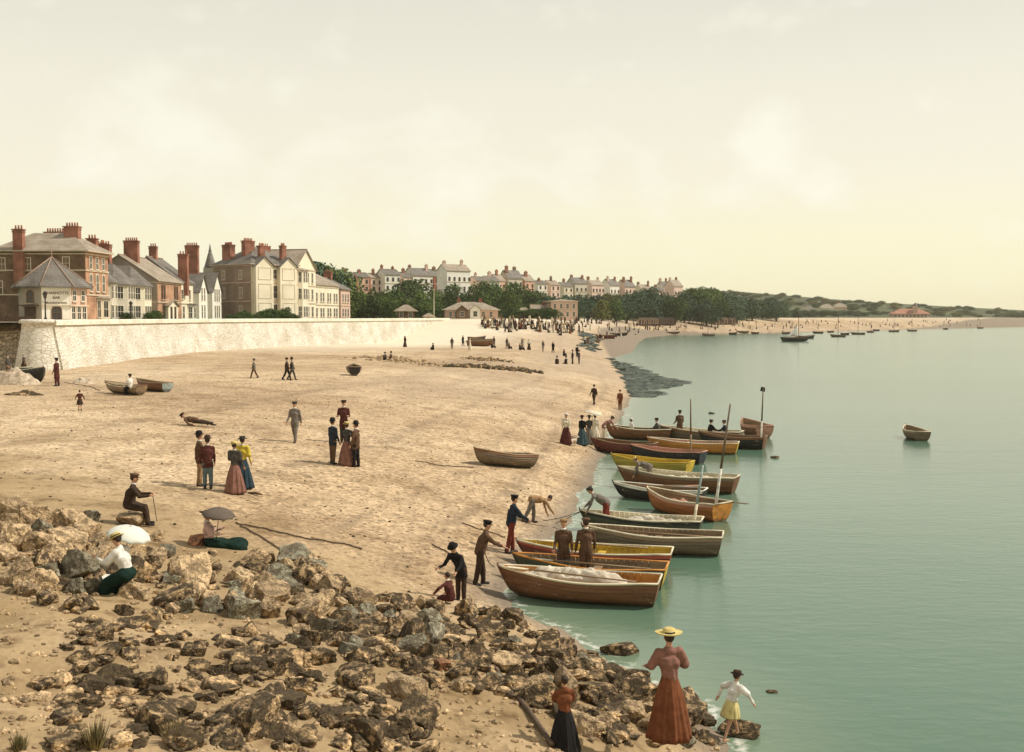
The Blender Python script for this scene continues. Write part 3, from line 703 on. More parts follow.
for (a, c, ev, rd, bs, dep, wm_, rm_, lab) in far:
    p0 = pd(a, bs, dep); p1 = pd(c, bs, dep); W = p1.x-p0.x; z0 = p0.z
    Hh = pd(a, ev, dep).z - z0; rh = pd(a, rd, dep).z - pd(a, ev, dep).z
    D = 7; nw = max(2, int(W/2.2)); xs = [W*(i+.5)/nw for i in range(nw)]; nf = max(2, int(Hh/2.9)); zs = [Hh*(j+.5)/nf for j in range(nf)]
    k = 'gable_x'
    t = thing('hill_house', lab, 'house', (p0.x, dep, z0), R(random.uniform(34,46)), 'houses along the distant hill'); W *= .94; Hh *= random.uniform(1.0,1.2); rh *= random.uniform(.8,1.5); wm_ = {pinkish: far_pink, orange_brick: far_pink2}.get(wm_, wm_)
    b = MB(); b.box((W/2,D/2,Hh/2-4),(W-.06,D,Hh+8)); g = gable_fill(W,D,Hh,rh,k); b.add(g.v,g.f); b.build('wall', wm_, t)
    ro = roof_mesh(W,D,Hh,rh,k,.3).build('roof', rm_, t)
    for x in ((W*.12, W*.85) if W > 6 else (W*.5,)): chimney(ro, x*random.uniform(.8,1.1), D*random.uniform(.3,.6), random.uniform(.9,1.6), .9, Hh+rh*.3, Hh+rh+random.uniform(.7,1.7), 3, random.choice([chim_m, chim_m, pinkish, brown_brick]))
    for z in zs:
        for x in xs:
            q = MB(); q.box((x,-.04,z),(1.0,.1,1.6)); q.build('window', glass, t)
    s = MB(); s.box((W/2,-.1,Hh-.2),(W,.2,.3)); s.box((W/2,-.08,Hh*.5),(W,.16,.2)); s.build('cornice', stone_trim, t)
for (a, c, ev, rd, bs, dep, wm_, rm_, lab) in [
 (770,788,304,302,308,1150,pinkish,slate_light,'long pale house alone on the distant right hillside'),
 (802,816,310,306,318,1000,mat('ochre_render',(.62,.48,.12),(.5,.38,.1),.3,.9),slate,'ochre house among the distant trees below the hill'),
 (820,834,308,304,317,1020,white_stucco,slate_light,'left one of the two white villas at the foot of the far hill'),
 (834,847,307,303,316,1030,pinkish,slate_light,'pink tall villa at the foot of the far hill, right of the white one'),
 (975,985,315,313,318,1250,pinkish,slate_light,'tiny yellowish house near the far right end of the shore'),
 (996,1003,316,314,318,1350,pinkish,slate,'last tiny house at the far right end of the shore'),
 (645,662,318,314,321,480,stucco,slate_light,'pale low pavilion behind the bathing huts'),
 (757,771,316,313,319,640,stucco,slate_light,'long low pavilion on the far promenade left of the sailing boat mast')]:
    p0 = pd(a, bs, dep); p1 = pd(c, bs, dep); W = p1.x-p0.x; z0 = p0.z
    Hh = pd(a, ev, dep).z - z0; rh = pd(a, rd, dep).z - pd(a, ev, dep).z; D = 8
    t = thing('distant_house', lab, 'house', (p0.x, dep, z0), 0, 'scattered houses along the far shore')
    b = MB(); b.box((W/2,D/2,Hh/2-4),(W-.06,D,Hh+8)); b.build('wall', wm_, t)
    ro = roof_mesh(W,D,Hh,rh,'hip',.4).build('roof', rm_, t)
    chimney(ro, W*.3, D*.45, 1.5, .9, Hh, Hh+rh+1.2, 3)
    for x in [W*(i+.5)/6 for i in range(6)]:
        q = MB(); q.box((x,-.04,Hh*.5),(W*.06,.1,Hh*.4)); q.build('window', glass, t)
# station with a lantern tower
p0 = pd(893,318,900); t = thing('pavilion_hall', 'long red roofed hall with a small central tower on the far right shore', 'building', (p0.x,900,p0.z))
b = MB(); b.box((15,5,.4),(29,10,6.4)); b.build('wall', pinkish, t)
b = MB(); vs=[(-1,-1,3.4),(31,-1,3.4),(31,11,3.4),(-1,11,3.4),(7,5,7.6),(23,5,7.6)]; b.add(vs,[(0,1,5,4),(1,2,5),(2,3,4,5),(3,0,4),(3,2,1,0)]); b.build('roof', mat('red_tiles',(.42,.20,.12),(.33,.15,.1),.5,.8), t)
b = MB(); b.box((18.5,1.6,5),(3.4,3.4,10)); b.build('tower', pinkish, t)
b = MB(); b.lathe([(2.1,10),(2.0,10.4),(1.3,11.6),(.3,12.2),(.1,13)],10,0,Matrix.Translation((18.5,1.6,0))); b.build('tower_roof', slate, t)
for x in range(9):
    q = MB(); q.box((2+x*3.1,-.05,1.7),(1.2,.1,1.8)); q.build('window', glass, t)

# ---- sea wall
def masonry(name, c1, c2, scale, bump, mort=(.38,.31,.22)):
    m = mat(name, (1,1,.98), (.76,.72,.64), .35, .92, lo=.3, hi=.6)
    nt = m.node_tree; N = nt.nodes; L = nt.links; b = N['Principled BSDF']; rp_ = [x for x in N if x.type=='VALTORGB'][0]
    tc_ = [x for x in N if x.type=='TEX_COORD'][0]
    v = N.new('ShaderNodeTexVoronoi'); v.inputs['Scale'].default_value = scale; v.feature = 'DISTANCE_TO_EDGE'
    mp_ = N.new('ShaderNodeMapping'); mp_.inputs['Scale'].default_value = (1,1,1.7); L.new(tc_.outputs['Object'], mp_.inputs[0]); L.new(mp_.outputs[0], v.inputs['Vector'])
    v2 = N.new('ShaderNodeTexVoronoi'); v2.inputs['Scale'].default_value = scale; L.new(mp_.outputs[0], v2.inputs['Vector'])
    sc = N.new('ShaderNodeSeparateColor'); L.new(v2.outputs['Color'], sc.inputs[0])
    r2 = N.new('ShaderNodeValToRGB'); r2.color_ramp.elements[0].color = (*c2,1); r2.color_ramp.elements[1].color = (*c1,1); L.new(sc.outputs[0], r2.inputs[0])
    r3 = N.new('ShaderNodeValToRGB'); r3.color_ramp.elements[0].position = .01; r3.color_ramp.elements[1].position = .06; r3.color_ramp.elements[0].color = (*mort,1); r3.color_ramp.elements[1].color=(1,1,1,1); L.new(v.outputs['Distance'], r3.inputs[0])
    a = N.new('ShaderNodeMix'); a.data_type='RGBA'; a.blend_type='MULTIPLY'; a.inputs[0].default_value=.7; L.new(r2.outputs[0],a.inputs[6]); L.new(r3.outputs[0],a.inputs[7])
    a2 = N.new('ShaderNodeMix'); a2.data_type='RGBA'; a2.blend_type='MULTIPLY'; a2.inputs[0].default_value=1; L.new(a.outputs[2],a2.inputs[6]); L.new(rp_.outputs[0],a2.inputs[7])
    L.new(a2.outputs[2], b.inputs['Base Color'])
    bp = N.new('ShaderNodeBump'); bp.inputs['Distance'].default_value = bump; L.new(r3.outputs[0], bp.inputs['Height']); L.new(bp.outputs[0], b.inputs['Normal'])
    return m
wallm = masonry('limewashed_stone', (.76,.72,.64), (.64,.60,.51), 2.2, .04, (.46,.41,.33))
rubblem = masonry('rubble_stone', (.56,.48,.36), (.36,.30,.22), 2.4, .12)
copem = mat('coping_stone', (.80,.74,.60), (.62,.55,.43), .8, .85, .01)
wp = PROM[2:9]
def resample(P, step):
    P = [np.array(p, float) for p in P]; out_ = []
    # Catmull-Rom through the points
    for i in range(len(P)-1):
        p0 = P[max(i-1,0)]; p1 = P[i]; p2 = P[i+1]; p3 = P[min(i+2,len(P)-1)]
        n = max(1, int(np.linalg.norm(p2-p1)/step))
        for k in range(n):
            t = k/n; out_.append(.5*((2*p1)+(-p0+p2)*t+(2*p0-5*p1+4*p2-p3)*t*t+(-p0+3*p1-3*p2+p3)*t**3))
    out_.append(P[-1]); return out_
wl = [np.array(p) for p in wp]
wl = [wl[i]+(wl[i+1]-wl[i])*k/max(1,int(np.linalg.norm(wl[i+1]-wl[i])/3)) for i in range(len(wl)-1) for k in range(max(1,int(np.linalg.norm(wl[i+1]-wl[i])/3)))]+[wl[-1]]
def wall_strip(prof, name, m, parent):
    """sweep a cross-section (offset outwards, height) along the wall line"""
    vs = []; k = len(prof)
    for i, p in enumerate(wl):
        a = wl[max(i-1,0)]; c = wl[min(i+1,len(wl)-1)]; t_ = (c-a)/np.linalg.norm(c-a); n = np.array((t_[1], -t_[0]))
        for o, z in prof: vs.append((p[0]+n[0]*o, p[1]+n[1]*o, z))
    b = MB(); n_ = len(wl)
    b.add(vs, [(i*k+j, i*k+(j+1)%k, (i+1)*k+(j+1)%k, (i+1)*k+j) for i in range(n_-1) for j in range(k)] + [tuple(range(k-1,-1,-1)), tuple(range((n_-1)*k, n_*k))])
    return b.build(name, m, parent)
sw = thing('sea_wall', 'long pale stone sea wall curving along the back of the beach below the houses', 'wall', (0,0,0))
wall_strip([(1.5,1.5),(1.1,3.2),(.55,6.2),(.42,6.9),(-.8,6.9),(-.8,1.5)], 'wall_face', wallm, sw)
wall_strip([(.62,6.9),(.62,7.28),(.5,7.36),(-.75,7.36),(-.85,7.28),(-.85,6.9)], 'coping', copem, sw)
b = MB(); b.lathe([(2.2,1.5),(1.9,3.4),(1.35,6.4),(1.3,7.05),(1.5,7.05),(1.5,7.32),(1.3,7.4),(.02,7.42)], 24, 0, Matrix.Translation((-40.2,93.4,0))); b.build('end_pier', wallm, sw)

# rubble slope, hoarding and clutter left of the wall
t = thing('stone_slipway', 'rough rubble stone revetment left of the end of the pale wall', 'revetment', (0,0,0))
b = MB(); nx, nz = 34, 12; vs = []
for i in range(nx+1):
    for j in range(nz+1):
        x = -40.6-i*.62; y = 92.6+.25*i*.3+j*.22; z = 2.3+j*.34
        y += random.uniform(-.12,.12); vs.append((x+random.uniform(-.08,.08), y, z+random.uniform(-.07,.07)))
b.add(vs, [(i*(nz+1)+j, i*(nz+1)+j+1, (i+1)*(nz+1)+j+1, (i+1)*(nz+1)+j) for i in range(nx) for j in range(nz)])
b.add([(-40.6,95.2,6.3),(-61.9,97.8,6.3),(-61.9,112,6.3),(-40.6,112,6.3)], [(0,3,2,1)])
b.build('slope', rubblem, t)
t = thing('dark_hoarding', 'dark timber hoarding on the rubble bank under the tavern', 'fence', (-43.2,99.6,6.2), R(172))
b = MB()
for i in range(44): b.box((i*.42,random.uniform(-.02,.02),.72+random.uniform(-.03,.03)),(.39,.05,1.5))
b.build('boards', wood_dark, t)
b = MB()
for i in range(8): b.box((i*2.6,-.09,.75),(.14,.12,1.7))
b.box((9.2,-.05,.4),(18.6,.05,.1)); b.box((9.2,-.05,1.2),(18.6,.05,.1)); b.build('posts', wood_dark, t)

def lamp(px, dep, top_py, label):
    p = pd(px, 317, dep); t = thing('street_lamp', label, 'street lamp', (p.x, p.y, PZ), 0, 'street lamps on the promenade')
    h = pd(px, top_py, dep).z-PZ
    b = MB(); b.lathe([(.16,-.5),(.16,.3),(.09,.45),(.06,h-.9),(.1,h-.85),(.05,h-.8)],10); b.box((0,0,h-1.15),(.7,.04,.04)); b.build('post', iron, t)
    b = MB(); b.lathe([(.12,h-.8),(.24,h-.35),(.26,h-.3)],6); b.build('lantern', glass, t)
    b = MB(); b.lathe([(.30,h-.3),(.14,h-.1),(.05,h)],6); b.build('cap', iron, t)
lamp(45.5, 116, 291, 'tall dark gas lamp in front of the octagonal tavern')
lamp(131, 146, 301, 'gas lamp in front of the bay turrets')
t = thing('flagpole', 'bare white flagpole beside the kiosk at the end of the sea wall', 'flagpole', pd(434,317,250).xy.to_3d()+Vector((0,0,PZ)))
b = MB(); b.lathe([(.10,-.3),(.08,3.2),(.045,6.6),(.09,6.65),(.02,6.8)],8); b.build('pole', paint_w, t)
b = MB(); b.box((0,0,.1),(.7,.7,.5)); b.build('base', stone_trim, t)
# ================================================================ trees and shrubs
def leafmat(name, c1, c2): 
    m = mat(name, c1, c2, .5, .85, vary=.25, spec=.15); return m
LM = [leafmat('dark_leaves', (.075,.12,.03), (.045,.075,.022)), leafmat('green_leaves', (.12,.17,.04), (.065,.10,.028)),
      leafmat('bluish_leaves', (.075,.12,.065), (.045,.08,.045)), leafmat('olive_leaves', (.16,.16,.045), (.09,.10,.03))]
barkm = mat('bark', (.10,.07,.045), (.06,.045,.03), 4, .9, .02)
def tree_meshes(k, hgt, wid, lobes, leaf, n):
    r = random.Random(100+k); b = MB(); cs = []
    for i in range(lobes):
        a = r.uniform(0,2*PI); q = r.uniform(.0,.62)*wid/2
        z = hgt*r.uniform(.22,.80); s = r.uniform(.20,.34)*wid*(1.15-z/hgt*.35)
        cs.append((q*math.cos(a), q*math.sin(a), z, s))
    cs.append((0,0,hgt*.84,wid*.2))
    for i in range(n):
        cx,cy,cz,s = r.choice(cs)
        d = Vector((r.gauss(0,1), r.gauss(0,1), r.gauss(.15,1))).normalized()
        p = Vector((cx,cy,cz)) + d*s*r.uniform(.72,1.08)
        if p.z < hgt*.12: continue
        nrm = (d + Vector((r.gauss(0,.6), r.gauss(0,.6), r.gauss(.2,.6)))).normalized()
        a = nrm.orthogonal().normalized(); c = nrm.cross(a); l = leaf*r.uniform(.6,1.25)
        b.add([p-a*l*.6, p-c*l*.35+nrm*l*.12, p+a*l*.6, p+c*l*.35+nrm*l*.05], [(0,1,2,3)])
    zm = max(v[2] for v in b.v); b.v = [(x_,y_,z_*hgt/zm) for x_,y_,z_ in b.v]
    crown = b.mesh('crown')
    t = MB(); t.path([(0,0,-2),(.1,0,hgt*.2),(-.1,.1,hgt*.45),(.05,0,hgt*.75)], [wid*.05,wid*.04,wid*.03,wid*.01], 7)
    for c in cs[:5]: t.path([(0,0,hgt*.3),(c[0]*.5,c[1]*.5,(c[2]+hgt*.3)/2),(c[0],c[1],c[2])], [wid*.022,wid*.016,wid*.006], 5)
    return crown, t.mesh('trunk', barkm)
TREES = []
for k in range(7):
    TREES.append(tree_meshes(k, 1.0*9, random.uniform(8.5,11), 9+k%3, .62, 2300))
def tree(x, y, z, h, m, var, label, group='trees on the wooded slope', name='broadleaf_tree', wx=1.0):
    cr, tr = TREES[var]; key = (var, m)
    if key not in TC:
        c = cr.copy(); c.materials.append(LM[m]); TC[key] = c
    t = thing(name, label, 'tree', (x, y, z), random.uniform(0,6.28), group)
    s = h/9; t.scale = (s*wx, s*wx, s)
    link('crown', TC[key], t); link('trunk', tr, t); return t
TC = {}
kinds = ['dark green tree in the dense belt below the hill terrace', 'mid green tree in the dense belt below the hill terrace', 'bluish green tree in the dense belt below the hill terrace', 'olive green tree in the dense belt below the hill terrace']
# skyline of the belt: px, py of the top, depth
belt = [(350,288,300,1),(360,292,330,1),(372,290,350,0),(384,291,340,1),(396,290,345,0),(409,279,400,0),(420,291,350,1),(433,291,380,1),(452,284,425,0),(452,291,350,0),(466,292,400,0),(480,292,360,0),(487,281,430,0),(492,290,380,0),(500,291,390,1),(514,282,420,0),(524,287,400,0),(533,290,390,0),(508,291,370,1),
 (545,297,400,0),(556,297,420,2),(566,296,430,2),(577,295,440,2),(588,295,450,2),(598,295,450,2),(608,294,460,3),(618,295,470,2),(628,293,480,2),(638,292,480,2),(648,288,490,2),(653,287,500,2),(665,293,500,2),(684,293,520,2),(695,288,530,0),(703,287,540,1),(713,288,550,1),(722,291,560,2),(732,292,575,2),(742,296,590,2),(752,299,600,0),(762,304,620,2),(773,306,640,2),(785,307,660,2),(797,308,680,2)]
for i, (px, py, dep, m) in enumerate(belt):
    p = pd(px, py, dep); z0 = H(p.x, p.y)-.5
    h = max(6, p.z-z0+.6); tree(p.x, p.y, z0, h, m, i%7, kinds[m], wx=.85+.3*random.random())
# lower front row
for i in range(62):
    px = 348+i*7.0+random.uniform(-3,3)
    if 436 < px < 504 or 510 < px < 582: dep0 = 360
    else: dep0 = 285+max(0,px-400)*.72
    dep = dep0*random.uniform(1.0,1.12); p = pd(px, random.uniform(297,304), dep); z0 = H(p.x,p.y)-.4
    m = random.choice([0,1,1,0] if px < 540 else [2,2,0,3,2]); h = max(5, p.z-z0+.4)
    tree(p.x, p.y, z0, h, m, i%7, kinds[m], wx=1.15)
for i, (px, py, dep) in enumerate([(318,262,330),(326,264,330),(334,268,340),(342,268,350),(311,261,320)]):
    p = pd(px, py, dep); z0 = H(p.x,p.y)-.5; tree(p.x, p.y, z0, p.z-z0+.3, 1 if i%2 else 2, i, 'dark tree showing above the roofs behind the cream terrace', 'trees behind the cream terrace')
for i in range(84):
    px = 752+i*2.95+random.uniform(-3,3); dep = 700+i*6.5+random.uniform(-20,40); p = pd(px, 308.5+ (i/84)*7.5+random.uniform(-1,1.5), dep); z0 = min(H(p.x,p.y), p.z-4)
    if 892 < px < 932: dep += 90
    tree(p.x, p.y, z0, max(5,p.z-z0), 2 if i%3 else 0, i%7, 'bluish distant tree along the foot of the far right hill', 'trees along the far right shore', wx=1.7)
# scattered trees over the far hill
for i in range(190):
    x = random.uniform(90, 640); y = random.uniform(1020, 1290); z0 = H(x,y)
    tree(x, y, z0-1, random.uniform(3.5,5.5), random.choice([2,0,3]), i%7, 'small tree scattered over the smooth far hill', 'trees on the far hill', wx=2.6)
# hedges and garden shrubs in front of the houses
def shrub(px, py, dep, h, w, label, m=0):
    p = pd(px, 317, dep); t = thing('garden_shrub', label, 'shrub', (p.x, p.y, PZ-.2), random.uniform(0,6), 'garden shrubs before the houses')
    cr, tr = TREES[random.randrange(7)]; key = ('s', m)
    c = TC.setdefault((TREES.index((cr,tr)), m), None) or cr.copy()
    if not c.materials: c.materials.append(LM[m])
    TC[(TREES.index((cr,tr)), m)] = c
    t.scale = (w/10, w/10, h/9); link('foliage', c, t); link('stem', tr, t)
for px, dep, h, w in [(126,147,1.3,2.2),(149,152,1.3,2.6),(155,154,1.6,2.8),(158,155,1.1,2),(229,196,1.1,2)]: shrub(px, 0, dep, h, w, 'dark shrub in front of the left row of houses')
for i in range(15):
    px = 236+i*4.3; shrub(px, 0, 190+i*1.2, [1.2,1.6,1.9,1.4,1.2,1.1,1.8,2.2,2.3,2.1,2.0,2.4,2.6,1.4,1.1][i], 3.0, 'dark green bush in the hedge before the cream mansion')
# hedge in front of the cottages
for i in range(9):
    px = 512+i*5; p = pd(px,317,325); t = tree(p.x,p.y,PZ-.3,2.6+random.random(), 0, i%7, 'clipped dark bush hiding the pink cottages', 'bushes before the pink cottages', 'garden_bush', wx=2.2)
# ================================================================ boats
def bm_(name, c, c2=None, rough=.6):
    m = bm0_(name, c, c2, rough); nt = m.node_tree; N = nt.nodes; L = nt.links; b = N['Principled BSDF']; src = b.inputs['Base Color'].links[0].from_socket
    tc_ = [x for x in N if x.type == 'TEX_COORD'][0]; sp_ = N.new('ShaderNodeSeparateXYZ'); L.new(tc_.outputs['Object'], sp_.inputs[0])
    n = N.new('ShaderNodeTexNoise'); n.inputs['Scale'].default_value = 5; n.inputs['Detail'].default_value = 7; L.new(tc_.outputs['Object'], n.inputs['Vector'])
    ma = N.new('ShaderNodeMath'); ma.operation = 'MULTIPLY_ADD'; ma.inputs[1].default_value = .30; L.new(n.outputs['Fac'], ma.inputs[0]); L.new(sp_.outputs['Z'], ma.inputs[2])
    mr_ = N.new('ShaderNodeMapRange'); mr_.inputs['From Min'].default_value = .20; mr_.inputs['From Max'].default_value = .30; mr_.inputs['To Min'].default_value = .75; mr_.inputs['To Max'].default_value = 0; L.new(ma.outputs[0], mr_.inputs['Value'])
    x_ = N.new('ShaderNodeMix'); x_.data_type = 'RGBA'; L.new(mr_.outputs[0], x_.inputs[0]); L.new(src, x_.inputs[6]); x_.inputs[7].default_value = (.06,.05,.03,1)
    # bare chafed wood where the paint has gone
    n2 = N.new('ShaderNodeTexNoise'); n2.inputs['Scale'].default_value = 7; n2.inputs['Detail'].default_value = 9; n2.inputs['Roughness'].default_value = .7
    mp_ = N.new('ShaderNodeMapping'); mp_.inputs['Scale'].default_value = (.35,1,1.6); L.new(tc_.outputs['Object'], mp_.inputs[0]); L.new(mp_.outputs[0], n2.inputs['Vector'])
    r_ = N.new('ShaderNodeValToRGB'); r_.color_ramp.elements[0].position = .60; r_.color_ramp.elements[1].position = .66; L.new(n2.outputs['Fac'], r_.inputs[0])
    y_ = N.new('ShaderNodeMix'); y_.data_type = 'RGBA'; L.new(r_.outputs[0], y_.inputs[0]); L.new(x_.outputs[2], y_.inputs[6]); y_.inputs[7].default_value = (.30,.24,.16,1)
    L.new(y_.outputs[2], b.inputs['Base Color']); return m
def bm0_(name, c, c2=None, rough=.55): return mat(name, c, c2 or tuple(x*.62 for x in c), 2.2, rough, .006, 14, stretch=(.35,1,3), lo=.35, hi=.58, detail=8)
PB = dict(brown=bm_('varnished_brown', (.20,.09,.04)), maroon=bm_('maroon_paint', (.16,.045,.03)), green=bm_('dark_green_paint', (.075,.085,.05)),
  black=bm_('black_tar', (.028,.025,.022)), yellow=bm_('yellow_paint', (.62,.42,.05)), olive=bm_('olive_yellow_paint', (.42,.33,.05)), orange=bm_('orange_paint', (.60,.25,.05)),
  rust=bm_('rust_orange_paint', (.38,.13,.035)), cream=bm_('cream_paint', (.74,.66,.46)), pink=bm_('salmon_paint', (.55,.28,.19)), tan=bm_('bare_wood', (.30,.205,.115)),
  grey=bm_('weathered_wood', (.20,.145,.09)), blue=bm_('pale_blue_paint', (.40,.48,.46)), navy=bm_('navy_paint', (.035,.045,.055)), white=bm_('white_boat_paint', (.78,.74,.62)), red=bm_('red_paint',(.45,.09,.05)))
def hull_section(t, L_, B_, D_, dr, ins=0.0, n=9, strake=True):
    if t < .45: hb = .74+.26*math.sin(PI/2*t/.45)
    else: hb = max(0, math.cos((t-.45)/.55*PI/2))**.72
    hb = hb*B_/2
    zt = D_*(1+.42*max(0,t-.35)**1.6/.5+.16*(1-t)**2) - ins*.2
    zk = -dr + (.10*t if t < .85 else .10*t+ (t-.85)/.15*.16)
    pts = []
    for i in range(n):
        u = i/(n-1)
        y = hb*(1-(1-u)**2.3)**.8
        z = zk + (zt-zk)*u**1.25
        x = -L_/2 + L_*t
        if t > .8: x += (t-.8)/.2*(.10*L_*(u-.35))
        if t < .02: x -= .05*L_*u
        y = max(0, y-ins)
        pts.append((x, y, z + (ins if u < .5 else ins*.3)))
    if strake and ins == 0:
        q = []
        for i, (x, y, z) in enumerate(pts):
            if 0 < i < n-1: q.append((x, y+.002, z)); q.append((x, y+.034*min(1,(1-t)*6+.1), z+.006))
            else: q.append((x, y, z))
        pts = q
    return pts
def boat(label, cat, loc, rotz, L_=4.6, B_=1.5, D_=.5, dr=.16, hull='brown', top='brown', inner='tan', gun='cream', tran='brown', group=None, roll=0, pitch=0, thwarts=3, masts=(), rudder=False, name='rowing_boat', floor=True):
    t = thing(name, label, cat, loc, rotz, group); t.rotation_euler = (roll, pitch, rotz)
    NT = 22; secs = [hull_section(i/NT, L_, B_, D_, dr) for i in range(NT+1)]; k = len(secs[0])
    b = MB(); vs = []
    for s in secs: vs += s
    for s in secs: vs += [(x,-y,z) for x,y,z in s]
    o2 = (NT+1)*k; fs = []; mi = []
    for i in range(NT):
        for j in range(k-1):
            fs.append((i*k+j,(i+1)*k+j,(i+1)*k+j+1,i*k+j+1)); mi.append(1 if j >= k-3 else 0)
            fs.append((o2+i*k+j,o2+i*k+j+1,o2+(i+1)*k+j+1,o2+(i+1)*k+j)); mi.append(1 if j >= k-3 else 0)
    b.v = vs; b.f = fs; b.m = mi; b.sm = [False]*len(fs)
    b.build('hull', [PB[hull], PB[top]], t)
    # lining with ribs
    inn = [hull_section(i/NT, L_*.985, B_, D_, dr, .035, 9, False) for i in range(NT+1)]; b = MB(); k2 = 9; vs = []
    for s in inn: vs += s
    for s in inn: vs += [(x,-y,z) for x,y,z in s]
    o2 = (NT+1)*k2
    b.add(vs, [f for i in range(NT) for j in range(k2-1) for f in ((i*k2+j,i*k2+j+1,(i+1)*k2+j+1,(i+1)*k2+j),(o2+i*k2+j,o2+(i+1)*k2+j,o2+(i+1)*k2+j+1,o2+i*k2+j+1))])
    for i in range(2, NT-1, 1):
        for s in (1,-1): b.path([(x,s*max(0,y-.012),z+.006) for x,y,z in inn[i]], .014, 4)
    b.build('lining', PB[inner], t)
    # bottom boards
    def width_at(tt, z):
        s = hull_section(tt, L_*.985, B_, D_, dr, .035, 9, False)
        for a, c in zip(s[:-1], s[1:]):
            if a[2] <= z <= c[2]: return a[1]+(c[1]-a[1])*(z-a[2])/max(1e-6,c[2]-a[2])
        return s[-1][1]
    if floor:
        b = MB(); zf = -dr+.16
        for j in range(-3, 4):
            y = j*.13; ts = [tt for tt in [i/40 for i in range(3, 36)] if width_at(tt, zf) > abs(y)+.07]
            if len(ts) > 3: b.box(((ts[0]+ts[-1])/2*L_-L_/2, y, zf), ((ts[-1]-ts[0])*L_, .115, .02))
        b.build('bottom_boards', PB[inner], t)
    for q in range(thwarts):
        tt = .16+q*(.60/max(1,thwarts-1)) if thwarts > 1 else .4
        zt = D_*.68; w_ = width_at(tt, zt)
        b = MB(); b.box((-L_/2+L_*tt, 0, zt), (.24, 2*w_, .035)); b.build('thwart', PB['tan'] if inner != 'yellow' else PB['yellow'], t)
    # gunwale rails
    b = MB()
    for s in (1,-1): b.path([(sc[-1][0], s*sc[-1][1], sc[-1][2]+.01) for sc in secs], .032, 6)
    a = secs[0][-1]; b.tube((a[0],a[1],a[2]+.01),(a[0],-a[1],a[2]+.01),.03,.03,6)
    b.build('gunwale', PB[gun], t)
    # transom
    s0 = secs[0]; b = MB(); pr = [(x-.012,y,z) for x,y,z in s0]; m_ = [(x,-y,z) for x,y,z in pr[::-1]]
    poly = pr+m_[:-1] if s0[0][1] == 0 else pr+m_
    n = len(poly); b.add(poly+[(x+.035,y*.97,z) for x,y,z in poly], [tuple(range(n)), tuple(range(2*n-1,n-1,-1))]+[(i,(i+1)%n,n+(i+1)%n,n+i) for i in range(n)][:0])
    b.build('transom', PB[tran], t)
    # stem and keel
    b = MB(); sb = secs[-1]
    b.path([(-L_/2,0,-dr-.02)]+[(s[0][0],0,s[0][2]-.02) for s in secs[3::3]]+[(x+.015,0,z) for x,y,z in sb[1::2]]+[(sb[-1][0]+.02,0,sb[-1][2]+.08)], .028, 6); b.build('stem', PB[hull] if hull != 'cream' else PB['grey'], t)
    if rudder:
        b = MB(); x0 = s0[-1][0]; b.box((x0-.06,0,D_*.35),(.05,.035,D_*1.0)); b.box((x0-.17,0,-.03),(.26,.03,.34)); b.build('rudder', PB[tran], t)
    for (tx, hgt, lean, side, m1, m2) in masts:
        b = MB(); x = -L_/2+L_*tx; top_ = (x+lean*hgt, side*hgt, hgt); mid = tuple(c*.45 for c in (lean*hgt, side*hgt, hgt)); mid = (x+mid[0], mid[1], mid[2])
        k_ = .055 if hgt < 4.45 else .11; b.tube((x,0,-dr+.06), mid, k_, k_*.9, 8, 0); b.tube(mid, top_, k_*.9, k_*.55, 8, 1)
        b.build('mast', [PB[m1], PB[m2]], t)
    return t
def pboat(bow, stern, label, bz=0.0, sz=None, **k):
    """a boat whose waterline ends are seen at two pixels"""
    if bz is None:
        p = G(*bow); q = G(*stern)
    else: p = gz(bow[0], bow[1], bz); q = gz(stern[0], stern[1], bz if sz is None else sz)
    d = (p-q); L_ = (k.pop('L', None) or math.hypot(d.x, d.y))*.93; c = (p+q)/2
    rot = math.atan2(d.y, d.x)
    if bz is None:
        k.setdefault('dr', .12); c.z = max(c.z, H(c.x,c.y)) + k['dr'] - .03
    pitch = -math.atan2(p.z-q.z, math.hypot(d.x,d.y)) if k.get('pitch') is None else k.pop('pitch')
    return boat(label, 'rowing boat', c, rot, L_=L_, pitch=pitch, **k)
BG = 'rowing boats drawn up at the waters edge'
B1 = pboat((505,594),(655,603), 'brown rowing boat with orange lining and folded sails, nearest of the beached fleet', L=4.25, D_=.55, B_=1.55, hull='brown', top='brown', inner='orange', gun='cream', tran='brown', group=BG, bz=.02)
B2 = pboat((524,579),(657,587), 'dark green rowing boat with yellow stern, second nearest of the fleet', L=4.3, D_=.52, B_=1.45, hull='green', top='green', inner='tan', gun='orange', tran='yellow', group=BG)
B3 = pboat((525,563),(665,570), 'maroon rowing boat with bright yellow lining, behind the green one', L=4.6, D_=.5, B_=1.5, hull='maroon', top='red', inner='yellow', gun='cream', tran='red', group=BG)
B4 = pboat((590,548),(716,554), 'brown weathered rowing boat with cream rails, fourth from the nearest', L=4.4, D_=.55, B_=1.5, hull='grey', top='tan', inner='tan', gun='cream', tran='grey', group=BG, rudder=False)
B5 = pboat((588,529),(695,535), 'dark green rowing boat with a propped mast, under the stooping man in red trousers', L=4.2, D_=.48, B_=1.35, hull='green', top='black', inner='cream', gun='cream', tran='green', group=BG, masts=[(.04,2.45,-.15,.0,'cream','blue')])
B6 = pboat((652,509),(718,521), 'rusty orange rowing boat lying slantwise with its broad stern towards the viewer', L=3.7, D_=.6, B_=1.5, hull='rust', top='pink', inner='tan', gun='cream', tran='orange', group=BG, masts=[(.08,4.4,-.17,.0,'white','grey')], rudder=False)
